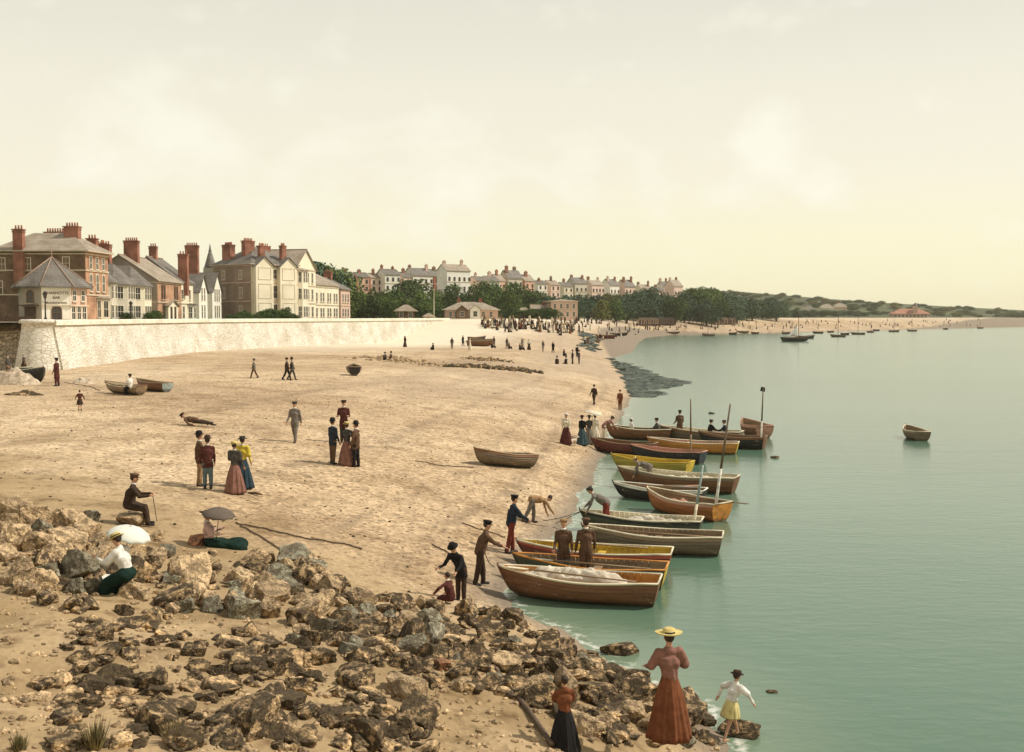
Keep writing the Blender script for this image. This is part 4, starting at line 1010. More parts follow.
B7 = pboat((624,486),(732,493), 'brown rowing boat with cream clutter aboard, beyond the rusty orange boat', L=5.2, D_=.62, B_=1.6, hull='brown', top='grey', inner='cream', gun='cream', tran='brown', group=BG, rudder=False)
B8 = pboat((621,497),(698,502), 'black rowing boat with white rail, half hidden beside the rusty orange boat', L=3.8, D_=.45, B_=1.25, hull='black', top='white', inner='tan', gun='white', tran='black', group=BG, rudder=False)
B9 = pboat((613,468),(690,474), 'small bright yellow rowing boat in the middle of the fleet', L=4.1, D_=.5, B_=1.4, hull='olive', top='olive', inner='yellow', gun='yellow', tran='yellow', group=BG)
B10 = pboat((633,459),(702,464), 'black rowing boat with salmon rail and tall bare mast, behind the yellow boat', L=4.0, D_=.55, B_=1.4, hull='black', top='black', inner='pink', gun='pink', tran='navy', group=BG, masts=[(.14,3.35,-.0,.03,'tan','brown')])
B11 = pboat((592,451),(655,455), 'maroon rowing boat pointing up the beach beside the yellow boat', L=3.7, D_=.55, B_=1.4, hull='maroon', top='maroon', inner='brown', gun='tan', tran='maroon', group=BG, rudder=False)
B12 = pboat((650,451),(737,454), 'long orange rowing boat with cream rail, right of the maroon one', L=4.9, D_=.55, B_=1.4, hull='orange', top='orange', inner='pink', gun='cream', tran='yellow', group=BG, rudder=False)
B13 = pboat((704,446),(761,449), 'dark brown boat with white mast and small flag, just behind the long orange boat', L=3.8, D_=.62, B_=1.3, hull='black', top='brown', inner='brown', gun='tan', tran='brown', group=BG, masts=[(.03,3.6,-.03,.0,'white','grey')])
B14 = pboat((610,438),(668,440), 'dark brown rowing boat at the back of the fleet, nearest the shore', L=4.0, D_=.6, B_=1.4, hull='brown', top='brown', inner='grey', gun='cream', tran='brown', group=BG)
B15 = pboat((664,439),(738,443), 'long cream railed brown boat carrying two seated men, at the back of the fleet', L=5.0, D_=.6, B_=1.5, hull='grey', top='brown', inner='cream', gun='cream', tran='grey', group=BG)
B16 = pboat((744,433),(764,438), 'salmon brown boat floating free at the outer end of the fleet', L=3.2, D_=.68, B_=1.6, hull='brown', top='pink', inner='tan', gun='pink', tran='pink', group=BG, rudder=False)
B17 = pboat((905,435.5),(924,441.5), 'small brown dinghy moored alone on the open water', L=2.9, D_=.5, B_=1.3, hull='grey', top='tan', inner='tan', gun='cream', tran='grey', rudder=False)
# beached
SG = 'rowing boats hauled up on the shingle'
pboat((473,465),(532,468), 'weathered brown rowing boat alone on the shingle near the middle of the beach', bz=None, D_=.46, B_=1.15, hull='grey', top='brown', inner='grey', gun='tan', tran='grey', group=SG, rudder=False, L=3.3)
pboat((101,392),(147,396), 'yellowish white rowing boat left of the maroon one on the upper beach', bz=None, D_=.42, B_=1.05, hull='tan', top='cream', inner='cream', gun='brown', tran='tan', group=SG, rudder=False, L=3.5)
pboat((130,389),(176,393), 'maroon brown rowing boat with pale blue stern on the upper beach', bz=None, D_=.44, B_=1.05, hull='brown', top='brown', inner='tan', gun='tan', tran='blue', group=SG, rudder=False, L=3.5)
pboat((52,385),(16,380), 'black tarred boat by the foot of the rubble bank', bz=None, D_=.75, B_=1.4, hull='black', top='navy', inner='black', gun='cream', tran='black', group=SG, rudder=False, L=3.6)
pboat((351,372),(357,378), 'small dark tub like boat alone in the middle of the upper beach', bz=None, D_=.55, B_=1.25, hull='grey', top='black', inner='grey', gun='tan', tran='black', group=SG, rudder=False, L=2.0)
pboat((392,361),(0,0), 'x', bz=None) if False else None
# boats drawn up far along the beach
fcol = ['brown','grey','black','maroon']
for i, (a, c, y1, y2) in enumerate([(468,492,346,346.5),(474,490,344,344),(607,628,335.5,336.5),(600,607,338,339),(664,682,333.6,333.8),(737,748,333,333),(470,483,342,342)]):
    p = G(a, y1); q = G(c, y2); L_ = min(5.2, max(3.0, (q-p).xy.length)); cpos = (p+q)/2
    boat(['long dark boat hauled up among people at the end of the wall','smaller boat just behind the long dark boat at the end of the wall','long boat lying at the waters edge where the bay turns','small boat beside the long boat where the bay turns','low brown boat drawn up below the bathing huts','little boat drawn up right of the bathing huts','pale boat left of the long dark boat by the wall end'][i], 'rowing boat', (cpos.x,cpos.y,H(cpos.x,cpos.y)+.12), random.uniform(-.15,.15)+PI*(i%2), L_=L_, D_=.7, B_=1.7, hull=fcol[i%4], top='grey', inner='tan', gun='tan', tran='brown', thwarts=2, rudder=False, group='far boats on the beach')
# moored boats out in the bay, far away
tiny = [(683,339.5,3.0,0),(657,335,3,0),(708,336,4.6,5),(733,334.6,3,0),(743,335,4,0),(755,334,3,0),(776,334,3,0),(786,334,3.2,0),(812,335,3.2,0),(818,333.5,4.2,0),(823,333,3,0),(831,332.6,3,0),(838,337,5.0,9.0),(845,335,3.2,0),(836,333.5,3,0),(858,334.6,5.2,8),(871,332.6,3.4,5),(876,331,3,0),(894,332,4.6,6.5),(912,331.4,4.4,6),(922,330.6,3,0),(946,329.6,3,0),(980,328.6,4,5)]
fars = {}
tiny = [q for i_, q in enumerate(tiny) if q[3] or i_ % 2]
for i, (px, py, L_, mh) in enumerate(tiny):
    p = gz(px, py, 0)
    lab = 'tiny dark moored boat %s near the far shore' % ('with a bare mast' if mh else 'without a mast')
    o = boat(lab, 'moored boat', (p.x,p.y,0), random.uniform(-.5,.5)+PI*(i%2), L_=L_*1.05, D_=.75, B_=2.0, hull=fcol[i%3], top='brown', inner='tan', gun='grey', tran='brown', thwarts=2, rudder=False, floor=False, name='moored_boat', group='tiny moored boats with a mast' if mh else 'tiny moored boats without a mast', masts=[(.5,mh*1.15,0,0,'brown','brown')] if mh else ())
# fishing smack with a white sail
p = gz(795.5, 341.5, 0); L_ = 8.5
sm = boat('black fishing smack with a half lowered white sail out in the bay', 'sailing boat', (p.x,p.y,.1), R(14), L_=L_, D_=1.1, B_=2.7, hull='black', top='black', inner='brown', gun='tan', tran='black', thwarts=3, name='sailing_smack', masts=[(.62,10,0,0,'brown','brown')])
clothm = mat('sail_cloth', (.66,.60,.48), (.45,.38,.28), 1.2, .9, .02, 4)
b = MB(); g_ = []
for i in range(9):
    for j in range(9):
        u, v = i/8, j/8; g_.append((1.0-3.8*u*(1-.5*v), .35*math.sin(u*5+v*2)+.1, 1.3+v*(3.4-1.6*u)+.3*math.sin(u*3)))
b.add(g_, [(i*9+j,i*9+j+1,(i+1)*9+j+1,(i+1)*9+j) for i in range(8) for j in range(8)], 0, None, True)
sail = b.build('sail', mat('white_sail', (.82,.80,.74), (.7,.67,.6), 1.2, .9), sm); so = sail.modifiers.new('thick','SOLIDIFY'); so.thickness = .03
b = MB(); b.tube((1.1,0,1.3),(-3.9,.2,1.6),.07,.05,6); b.build('boom', PB['brown'], sm)
p2 = gz(806, 338.6, 0); boat('dark open boat moored against the white sailed smack', 'moored boat', (p2.x,p2.y,0), R(20), L_=6.5, D_=.9, B_=2.2, hull='black', top='brown', inner='tan', gun='grey', tran='brown', thwarts=3, rudder=False, name='moored_boat')
# flag on the masted boat
tf = B13
b = MB(); xx = -1.9*1+3.8*.03; b.add([(xx-.10,0,3.55),(xx+.12,.06,3.60),(xx+.2,.0,3.36),(xx-.08,.02,3.3)], [(0,1,2,3)]); fl = b.build('flag', PB['black'], B13); m = fl.modifiers.new('t','SOLIDIFY'); m.thickness = .01
# ---- gear in the boats
def heap(name, label, parent_boat, x, L_, w_, h_, m, z, seed=0, cat='sail'):
    r = random.Random(seed); b = MB(); nx, ny = 64, 18; vs = []
    for i in range(nx+1):
        for j in range(ny+1):
            u = i/nx; v = j/ny-.5; e = max(0, math.sin(PI*u))**.5*max(0, math.cos(PI*v))**.6
            zz = h_*e*(.70+1.0*float(fbm(np.array([u*9+v*5+seed]),np.array([v*3.0-u*3+seed]),4,seed)[0])+.07*math.sin(u*60+v*9+3*math.sin(v*7+u*9)))
            vs.append((x+(u-.5)*L_, v*w_*(.7+.3*e)+.05*math.sin(u*9+seed), z+zz))
    o_ = len(vs); vs += [(a,c,z-.03) for a,c,_ in vs]
    f = [(i*(ny+1)+j, (i+1)*(ny+1)+j, (i+1)*(ny+1)+j+1, i*(ny+1)+j+1) for i in range(nx) for j in range(ny)]
    b.add(vs, f+[tuple(q+o_ for q in g[::-1]) for g in f], 0, None, True)
    o = b.build(name, m, None, label, cat=cat); bpy.context.view_layer.update(); o.matrix_world = parent_boat.matrix_basis.copy(); return o
heap('folded_sail', 'crumpled cream sails piled along the nearest brown boat', B1, .2, 3.0, .95, .34, clothm, .50, 1)
heap('folded_sail', 'pale heap of canvas lying in the brown cream railed boat', B4, -.1, 2.6, .5, .16, PB['tan'], .36, 2)
heap('folded_sail', 'white tangle of nets in the boat under the stooping man in red trousers', B5, -.5, 2.2, .7, .22, clothm, .36, 3)
heap('folded_sail', 'cream canvas spread over the brown boat beyond the rusty orange one', B7, -.7, 3.0, 1.0, .24, clothm, .42, 4)
heap('net_heap', 'pinkish nets heaped in the rusty orange boat', B6, .2, 2.0, .8, .2, PB['pink'], .38, 5, 'nets')
heap('folded_sail', 'white canvas laid along the long boat with two seated men', B15, .2, 2.6, .6, .2, clothm, .44, 6)
heap('folded_sail', 'pale canvas folded in the long orange boat', B12, .3, 2.6, .6, .16, PB['cream'], .4, 7)
def oar(boat_, p, q, label, blade='cream', name='oar', group=None):
    b = MB(); p = Vector(p); q = Vector(q); b.tube(p, q, .022, .025, 6)
    d = (q-p).normalized(); s = d.cross(Vector((0,0,1))).normalized(); e = q+d*.6
    t = thing(name, label, 'oar', group=group); t.matrix_world = boat_.matrix_basis.copy()
    b.build('shaft', PB['tan'], t); c = MB()
    c.add([q-s*.02+Vector((0,0,.012)),q+d*.15-s*.07+Vector((0,0,.012)),e-s*.08+Vector((0,0,.012)),e+s*.08+Vector((0,0,.012)),q+d*.15+s*.07+Vector((0,0,.012)),q+s*.02+Vector((0,0,.012))]+[q-s*.02-Vector((0,0,.012)),q+d*.15-s*.07-Vector((0,0,.012)),e-s*.08-Vector((0,0,.012)),e+s*.08-Vector((0,0,.012)),q+d*.15+s*.07-Vector((0,0,.012)),q+s*.02-Vector((0,0,.012))], [(0,1,2,3,4,5),(11,10,9,8,7,6)]+[(i,6+i,6+(i+1)%6,(i+1)%6) for i in range(6)])
    c.build('blade', PB[blade], t); return t
oar(B1, (-1.6,.5,.66),(1.3,.35,.80), 'oar laid along the far rail of the nearest brown boat')
oar(B2, (-1.8,.4,.60),(1.0,.3,.66), 'oar resting in the dark green boat with yellow stern')
oar(B3, (-1.6,-.4,.56),(1.2,-.35,.64), 'oar resting on the near rail of the maroon boat')
oar(B6, (1.2,-.3,.66),(-2.0,-.5,.70), 'oar sticking out over the stern of the rusty orange boat', 'grey')
oar(B8, (1.0,.2,.55),(-1.0,-.30,.60), 'salmon bladed oar lying across the black boat with white rail', 'pink')
oar(B4, (-2.0,.3,.60),(1.4,.25,.68), 'oar lying in the brown weathered boat')

# ---- bathing huts and machines on the far beach
hutm = mat('hut_boards', (.46,.33,.25), (.34,.24,.18), 1, .85); hutd = mat('dark_hut_boards', (.22,.15,.11), (.15,.1,.08), 1, .85)
def hut(px, py, dark, i):
    p = G(px, py); t = thing('bathing_hut', '%s bathing hut on wheels in the row on the far beach' % ('dark brown' if dark else 'pale pinkish'), 'bathing hut', (p.x,p.y,H(p.x,p.y)), random.uniform(-.1,.1), 'dark bathing huts' if dark else 'pale bathing huts')
    b = MB(); b.box((0,0,1.65),(1.9,2.6,2.1)); b.add([(-.95,-1.3,2.7),(.95,-1.3,2.7),(0,-1.3,3.3)],[(0,1,2)]); b.build('cabin', hutd if dark else hutm, t)
    b = MB(); vs=[(-1.15,-1.5,2.6),(0,-1.5,3.4),(1.15,-1.5,2.6),(-1.15,1.5,2.6),(0,1.5,3.4),(1.15,1.5,2.6)]; b.add(vs,[(0,1,4,3),(1,2,5,4),(0,2,1),(3,4,5),(0,3,5,2)]); b.build('roof', slate_light if not dark else slate, t)
    b = MB(); b.box((0,-1.31,1.5),(.7,.04,1.7)); b.build('door', wood_dark, t)
    for s in (-1,1):
        for y in (-.9,.9):
            b = MB(); b.tube((s*1.0,y,.4),(s*1.08,y,.4),.4,.4,10); b.build('wheel', wood_dark, t)
for i in range(8): hut(640+i*2.3, 325.6, False, i)
for i in range(7): hut(658.5+i*2.3, 325.2, True, i)
for i in range(10): hut(713+i*2.5, 324.6, i%3 == 0, i)

# ================================================================ people
def fab(name, c, k=.68): return mat(name, c, tuple(x*k for x in c), 9, .9, .006, 60, spec=.1)
skin = mat('skin', (.52,.29,.18), (.44,.23,.14), 12, .6); hairm = mat('dark_hair', (.05,.03,.02), (.03,.02,.012), 30, .7)
FB = {k: fab('cloth_'+k, c) for k, c in dict(brown=(.13,.075,.045), dkbrown=(.06,.038,.026), tan=(.36,.22,.11), maroon=(.10,.035,.028), blue=(.035,.06,.075), ltblue=(.13,.17,.17), black=(.022,.02,.02),
  grey=(.20,.17,.14), dkgrey=(.09,.08,.07), red=(.20,.045,.03), rose=(.27,.135,.10), russet=(.20,.072,.032), yellow=(.68,.52,.07), lemon=(.66,.55,.24), white=(.80,.77,.68), cream=(.72,.64,.48), green=(.014,.035,.026), navy=(.03,.04,.055),
  pink=(.62,.42,.36), straw=(.66,.52,.20), purple=(.10,.07,.13), teal=(.06,.10,.11)).items()}
bootm = mat('boot_leather', (.03,.022,.018), (.018,.014,.012), 8, .5)
eyem = mat('eye_dark', (.02,.015,.012), None, 8, .3)
def cone_mesh(b, p, q, r0, r1, n=10):
    p = Vector(p); q = Vector(q); d = q-p; L_ = d.length
    if L_ < 1e-5: b.ball(p, max(r0,r1), n); return
    d.normalize(); M = d.to_track_quat('Z','Y').to_matrix().to_4x4(); M.translation = p
    k = 4; prof = [(max(1e-3,math.cos(a)*r0), -math.sin(a)*r0) for a in [PI/2*(1-i/k) for i in range(k)]]
    prof += [(r0,0)] + [(r1, L_)] + [(max(1e-3,math.cos(a)*r1), L_+math.sin(a)*r1) for a in [PI/2*(i+1)/k for i in range(k)]]
    b.lathe(prof, n, 0, M)
TMP = bpy.data.scenes.new('tmp')
def blob(shapes, vox, smooth=3, flat=None):
    b = MB()
    for s in shapes:
        if s[0] == 'c': cone_mesh(b, *s[1:])
        else: 
            M = s[4] if len(s) > 4 else None
            b.ball(s[1], s[2], 12, 0, M)
    me = b.mesh('blob'); o = bpy.data.objects.new('blob', me); TMP.collection.objects.link(o)
    m = o.modifiers.new('r', 'REMESH'); m.mode = 'VOXEL'; m.voxel_size = vox
    m2 = o.modifiers.new('s', 'SMOOTH'); m2.factor = .5; m2.iterations = smooth
    TMP.view_layers[0].update(); dg = TMP.view_layers[0].depsgraph; out_ = bpy.data.meshes.new_from_object(o.evaluated_get(dg))
    bpy.data.objects.remove(o); bpy.data.meshes.remove(me)
    out_.polygons.foreach_set('use_smooth', [True]*len(out_.polygons)); return out_
def wrinkle(me, amp, sc, seed=0):
    n = len(me.vertices); co = np.empty(n*3, np.float32); me.vertices.foreach_get('co', co); co = co.reshape(-1,3)
    no = np.empty(n*3, np.float32); me.vertex_normals.foreach_get('vector', no); no = no.reshape(-1,3)
    f = fbm(co[:,0]*sc+co[:,1]*sc*.7+seed, co[:,2]*sc*.8+co[:,1]*sc*.4, 3, seed)
    co = co + no*(amp*f)[:,None]; me.vertices.foreach_set('co', co.astype(np.float32).reshape(-1)); me.update()
def rot_x(v, a):  # tilt forward (towards +y)
    return Vector((v[0], v[1]*math.cos(a)+v[2]*math.sin(a), -v[1]*math.sin(a)+v[2]*math.cos(a)))

def person(label, pos, face=0.0, h=1.72, top='brown', bottom='tan', hat='bowler', hatc='dkbrown', female=False, lean=0, legs=((0,0),(0,0)), arms=((8,8,12),(8,8,12)), headp=0, coat=None,
           sit=None, collar='white', vox=.024, group=None, apron=None, barefoot=False, skirt_len=1.0, sleeves=True, boots='black', loc_is_feet=True, puffy=False, sash=None, vest=None, head_turn=0, kind='person', spread=1.0):
    """face: heading in degrees, 0 looks away along +y, 90 looks left (-x)"""
    k = h/1.72; w = .9 if female else 1.0
    lp = R(lean); hip = Vector((0,0,0)); up = rot_x((0,0,1), lp)
    chest = hip+up*.30; sh = hip+up*.50; neck = hip+up*.56; hp = R(headp)+lp*.6
    hup = rot_x((0,0,1), hp); hc = neck+hup*.155; hf = rot_x((0,1,0), hp)
    if head_turn:
        Q = Matrix.Rotation(R(head_turn),4,'Z'); hf = (Q@hf).normalized()
    shw = .185*w; 
    def leg(s, th, kn):
        a = R(th); k0 = hip+Vector((s*.09*w,0,-.04)); kn_ = k0+Vector((s*.015*spread,math.sin(a),-math.cos(a)))*.42; b_ = a-R(kn)
        an = kn_+Vector((s*.005*spread,math.sin(b_),-math.cos(b_)))*.40; return k0, kn_, an, b_
    LG = [leg(s, *l) for s, l in zip((-1,1), legs)]
    def arm(s, sw, ab, el):
        a = R(sw)+0; c = R(ab); s0 = sh+Vector((s*shw,0,-.04)); d = Vector((s*math.sin(c), math.sin(a)*math.cos(c), -math.cos(a)*math.cos(c)))
        e0 = s0+d*.28; a2 = a+R(el); d2 = Vector((s*math.sin(c)*.3-s*.12*(el>50), math.sin(a2), -math.cos(a2))).normalized(); return s0, e0, e0+d2*.25, d2
    AR = [arm(s, *a) for s, a in zip((-1,1), arms)]
    zmin = min(min(l[2].z for l in LG)-.075, 99) if sit is None else sit
    cat = 'person'
    t = thing('person', label, cat, pos, R(face), group)
    k_ = Matrix.Translation((0,0,-zmin*k)) @ Matrix.Scale(k, 4)
    def put(me, name, m, parent=t):
        me.transform(k_); me.materials.clear(); me.materials.append(m); return link(name, me, parent)
    # body: one continuous surface
    S = []
    S.append(('e', hip+Vector((0,0,.02)), (.155*w,.115,.13))); S.append(('c', hip+up*.08, chest, .12, .128*w)); S.append(('c', chest-Vector((.045*w,0,0)), chest+Vector((.045*w,0,0)), .12, .12))
    S += [('c', sh-up*.02, sh+Vector((s*shw*.82,0,-.07)), .065, .045) for s in (-1,1)]; S.append(('c', sh, neck+hup*.05, .062, .052))
    if female: S += [('e', chest+rot_x((s*.07,.10,.03),lp), (.065,.06,.065)) for s in (-1,1)]
    for a, c_, d_, _ in LG: S += [('c', a, c_, .082, .055), ('c', c_, d_, .053, .034)]
    for l in LG: S += [('c', l[2]+Vector((0,-.03,-.04)), l[2]+Vector((0,.13,-.055)), .034, .028)]
    for a, c_, d_, dd in AR: S += [('c', a-Vector((0,0,.012)), c_, .043, .036), ('c', c_, d_, .036, .026), ('c', d_, d_+dd*.075, .034, .030)]
    S += [('e', hc, (.078,.095,.108)), ('c', hc+hf*.03-hup*.055, hc+hf*.055-hup*.075, .045, .036), ('c', hc+hf*.085+hup*.0, hc+hf*.112-hup*.028, .012, .014)]
    side = hf.cross(hup).normalized()
    S += [('e', hc+side*s*.078-hup*.01, (.014,.022,.03)) for s in (-1,1)]
    body = blob(S, vox*.85, 2)
    x = MB()
    for (a, c_, d_, dd), s in zip(AR, (-1,1)):      # fingers and thumb
        palm = d_+dd*.095; sd = dd.cross(Vector((0,0,1))) if abs(dd.z) < .9 else Vector((0,1,0)); sd = sd.normalized(); cu = Vector((-s,0,0)) if abs(dd.z) > .5 else Vector((0,0,-1))
        for i, ln in enumerate((.066,.076,.072,.056)):
            r0 = palm+sd*((i-1.5)*.019); m1 = r0+dd*ln*.55; m2 = m1+(dd*.75+cu*.6).normalized()*ln*.5
            x.path([r0-dd*.02, m1, m2], [.0095,.0085,.006], 6)
        r0 = d_+dd*.04+sd*.03*(1 if dd.y>=0 else 1); x.path([r0, r0+(dd+sd).normalized()*.04, r0+(dd*1.3+sd*.6).normalized()*.072], [.012,.010,.007], 6)
    for s in (-1,1): x.ball(hc+hf*.088+side*s*.032+hup*.012, (.011,.011,.008), 6, 1)
    x.path([hc+hf*.088-hup*.052+side*.024, hc+hf*.097-hup*.054, hc+hf*.088-hup*.052-side*.024], .005, 5, 2)
    bm = bmesh.new(); bm.from_mesh(body); xm = x.mesh('x'); bm.from_mesh(xm); bm.to_mesh(body); bm.free(); bpy.data.meshes.remove(xm)
    body.transform(k_); body.materials.clear()
    for m in (skin, eyem, FB['red']): body.materials.append(m)
    link('body', body, t)
    # clothes
    J = []
    J += [('c', hip+up*.04, chest, .150*w, .160*w), ('c', chest-Vector((.045*w,0,0)), chest+Vector((.045*w,0,0)), .148, .148), ('c', sh+up*.0, sh-Vector((shw*.86,0,.06)), .085, .070), ('c', sh+up*.0, sh+Vector((shw*.86,0,-.06)), .085, .070), ('c', sh-up*.03, sh+up*.045, .08, .07)]
    if female: J += [('e', chest+rot_x((s*.07,.10,.03),lp), (.085,.08,.08)) for s in (-1,1)]
    else:
        J += [('e', hip+Vector((0,0,-.01)), (.178*w,.145,.15)), ('c', hip+up*.0, hip+up*.2, .160, .158)]
        if coat: 
            for a, c_, d_, _ in LG: J += [('c', a*.6+hip*.4, a+(c_-a)*coat, .125, .115)]
    if sleeves:
        for a, c_, d_, _ in AR:
            J += [('c', a, a+(c_-a)*.9, .09 if puffy else .062, .085 if puffy else .054), ('c', c_, d_, .053 if not puffy else .05, .042)]
    jm = blob(J, vox, 3); wrinkle(jm, .022, 9, 3); put(jm, 'blouse' if female else 'jacket', FB[top])
    # shirt collar
    if collar:
        q = MB(); Mx = (sh+up*.055).to_3d(); Mt = Matrix.Translation(Mx) @ up.to_track_quat('Z','Y').to_matrix().to_4x4()
        q.lathe([(.060,-.02),(.074,0),(.066,.035),(.055,.036)], 12, 0, Mt); put(q.mesh('collar'), 'collar', FB[collar])
    if female or skirt_len < 0:
        if sit is None:
            q = MB(); zb = min(l[2].z for l in LG)-.07; Ls = (.13-zb); zb2 = .13-Ls*abs(skirt_len)
            prof = []; N_ = 12
            for i in range(N_+1):
                u = i/N_; r_ = .125*w+(.16+.0*u)*math.sin(min(1,u*2.2)*PI/2)*.35+.20*u**1.1*abs(skirt_len)
                prof.append((r_, .13+(zb2-.13)*u))
            prof = prof[::-1]; ph = random.uniform(0,6)
            q.lathe([(prof[0][0]*.9, prof[0][1]+.02)]+prof, 88, 0, Matrix.Rotation(-lp*.3,4,'X'), 1, .92, fn=lambda t_, j, z: 1+(.065*math.sin(t_*11+ph+.9*math.sin(t_*3))+.038*math.sin(t_*23+ph*2+.12*j)+.03*math.sin(t_*5+j*.35))*min(1,max(0,(.13-z)/.6)))
            put(q.mesh('skirt'), 'skirt', FB[bottom])
        else:
            Q_ = [('e', hip, (.20,.18,.15))]
            for a, c_, d_, _ in LG: Q_ += [('c', a, c_, .15, .135), ('c', c_, d_+(d_-c_)*.06, .135, .17)]
            mid = [(LG[0][i]+LG[1][i])/2 for i in range(3)]; Q_ += [('c', mid[0], mid[1], .16, .14), ('c', mid[1], mid[2], .14, .19)]
            sm_ = blob(Q_, vox*1.2, 3); wrinkle(sm_, .06, 5, 5); put(sm_, 'skirt', FB[bottom])
    else:
        T_ = [('e', hip+Vector((0,0,-.01)), (.165*w,.13,.13))]
        for a, c_, d_, _ in LG: T_ += [('c', a, c_, .105, .078), ('c', c_, c_+(d_-c_)*(.5 if barefoot else .93), .078, .066)]
        tm = blob(T_, vox, 2); wrinkle(tm, .02, 10, 9); put(tm, 'trousers', FB[bottom])
    if not barefoot:
        for l in LG:
            q = blob([('c', l[2]+Vector((0,-.035,-.035)), l[2]+Vector((0,.145,-.05)), .046, .038), ('c', l[2]+Vector((0,-.02,.02)), l[2]+Vector((0,-.02,.06)), .05,.05)], vox*.9, 1); put(q, 'boot', bootm)
    # hair and hat
    hcap = [('e', hc+hup*.02-hf*.022, (.088,.098,.105))]
    if female: hcap.append(('e', hc+hup*.05-hf*.095, (.055,.05,.05)))
    hm = blob(hcap, vox*.8, 1)
    # open the face: drop the front of the cap
    bm = bmesh.new(); bm.from_mesh(hm); bmesh.ops.delete(bm, geom=[v for v in bm.verts if (v.co-hc).dot(hf) > .038 and (v.co-hc).dot(hup) < .062], context='VERTS'); bm.to_mesh(hm); bm.free()
    put(hm, 'hair', hairm)
    if hat:
        q = MB(); rx = side; Mh = Matrix((( side.x, hf.x, hup.x, 0),(side.y, hf.y, hup.y, 0),(side.z, hf.z, hup.z, 0),(0,0,0,1)))
        Mh = Matrix.Translation(hc+hup*.055-hf*.008) @ Mh
        if hat == 'bowler': q.lathe([(.085,-.01),(.105,-.005),(.148,.006),(.152,.016),(.108,.012),(.104,.04),(.100,.08),(.080,.118),(.045,.135),(.001,.14)], 20, 0, Mh, 1, 1.08)
        elif hat == 'boater': q.lathe([(.085,-.005),(.16,.0),(.162,.012),(.10,.012),(.098,.085),(.09,.09),(.001,.09)], 20, 0, Mh, 1, 1.08)
        elif hat == 'wide': q.lathe([(.085,-.005),(.20,.01),(.215,.03),(.205,.03),(.10,.018),(.096,.08),(.07,.10),(.001,.10)], 24, 0, Mh, 1.05, 1.05, fn=lambda t_,j,z: 1+(.06*math.sin(3*t_) if j in (1,2,3) else 0))
        elif hat == 'cap':
            q.lathe([(.092,-.02),(.098,.01),(.122,.045),(.118,.066),(.07,.078),(.001,.08)], 18, 0, Mh, 1, 1.08)
            q.add([(-.07,.07,-.005),(-.05,.15,-.022),(0,.172,-.028),(.05,.15,-.022),(.07,.07,-.005),(-.07,.07,-.017),(-.05,.15,-.034),(0,.172,-.04),(.05,.15,-.034),(.07,.07,-.017)], [(0,1,2,3,4)[::-1],(5,6,7,8,9),(0,5,6,1),(1,6,7,2),(2,7,8,3),(3,8,9,4)], 0, Mh)
        put(q.mesh('hat'), 'hat', FB[hatc])
        if hat in ('boater','wide','bowler') :
            q = MB(); q.lathe([(.1005,.014),(.1015,.016),(.1000,.042),(.098,.044)], 20, 0, Mh, 1.02, 1.10); put(q.mesh('hat_band'), 'hat_band', FB['black' if hatc != 'black' else 'dkgrey'])
    if apron:
        q = blob([('c', hip+Vector((0,.14,.0)), hip+Vector((0,.16,-.35)), .05, .1)], vox, 1); put(q, 'apron', FB[apron])
    if sash:
        q = MB(); q.lathe([(.15*w,-.01),(.172*w,0),(.172*w,.10),(.15*w,.11)], 20, 0, Matrix.Translation(hip+up*.10), 1, .86); put(q.mesh('sash'), 'sash', FB[sash])
    t['hand_l'] = tuple((k_ @ (AR[0][2]+AR[0][3]*.09)))[:3]; t['hand_r'] = tuple((k_ @ (AR[1][2]+AR[1][3]*.09)))[:3]
    return t
def hand(t, w_='hand_r'):
    return Matrix.Translation(t.location) @ Matrix.Rotation(t.rotation_euler.z, 4, 'Z') @ Vector(t[w_])
WALK = dict(legs=((22,8),(-18,12)), arms=((-18,8,14),(20,8,18)))
STAND = dict(legs=((2,2),(-3,2)), arms=((4,9,16),(6,9,14)))
POCKET = dict(legs=((4,3),(-4,2)), arms=((-8,20,50),(-8,20,50)))
def P(px, py): return G(px, py)
def boat_pt(bt, x, y, z): return bt.matrix_basis @ Vector((x,y,z))

# ---- foreground group at the rocks
ww = gz(669, 737, 1.05)
person('woman in long russet skirt and wide straw hat standing on the seaward rocks', ww, 8, 1.64, 'rose', 'russet', 'wide', 'straw', True, arms=((14,26,62),(14,26,62)), vox=.015, puffy=True, collar=None, lean=4)
cw = gz(731, 738, .05)
child = person('child in white smock and short yellow skirt balancing on a rock in water', cw, -60, 1.22, 'white', 'lemon', 'boater', 'dkbrown', True, legs=((26,6),(-20,4)), arms=((-28,62,8),(18,70,8)), skirt_len=.46, barefoot=True, vox=.015, lean=16, collar=None, sash='white', puffy=True, spread=3)
bp_ = gz(564, 752, .85)
person('child in russet jacket and black skirt at the edge of the bottom rocks', bp_+Vector((0,-.1,0)), 5, 1.22, 'russet', 'black', None, 'straw', True, vox=.016, arms=((30,10,70),(30,10,70)), skirt_len=.95, collar=None)
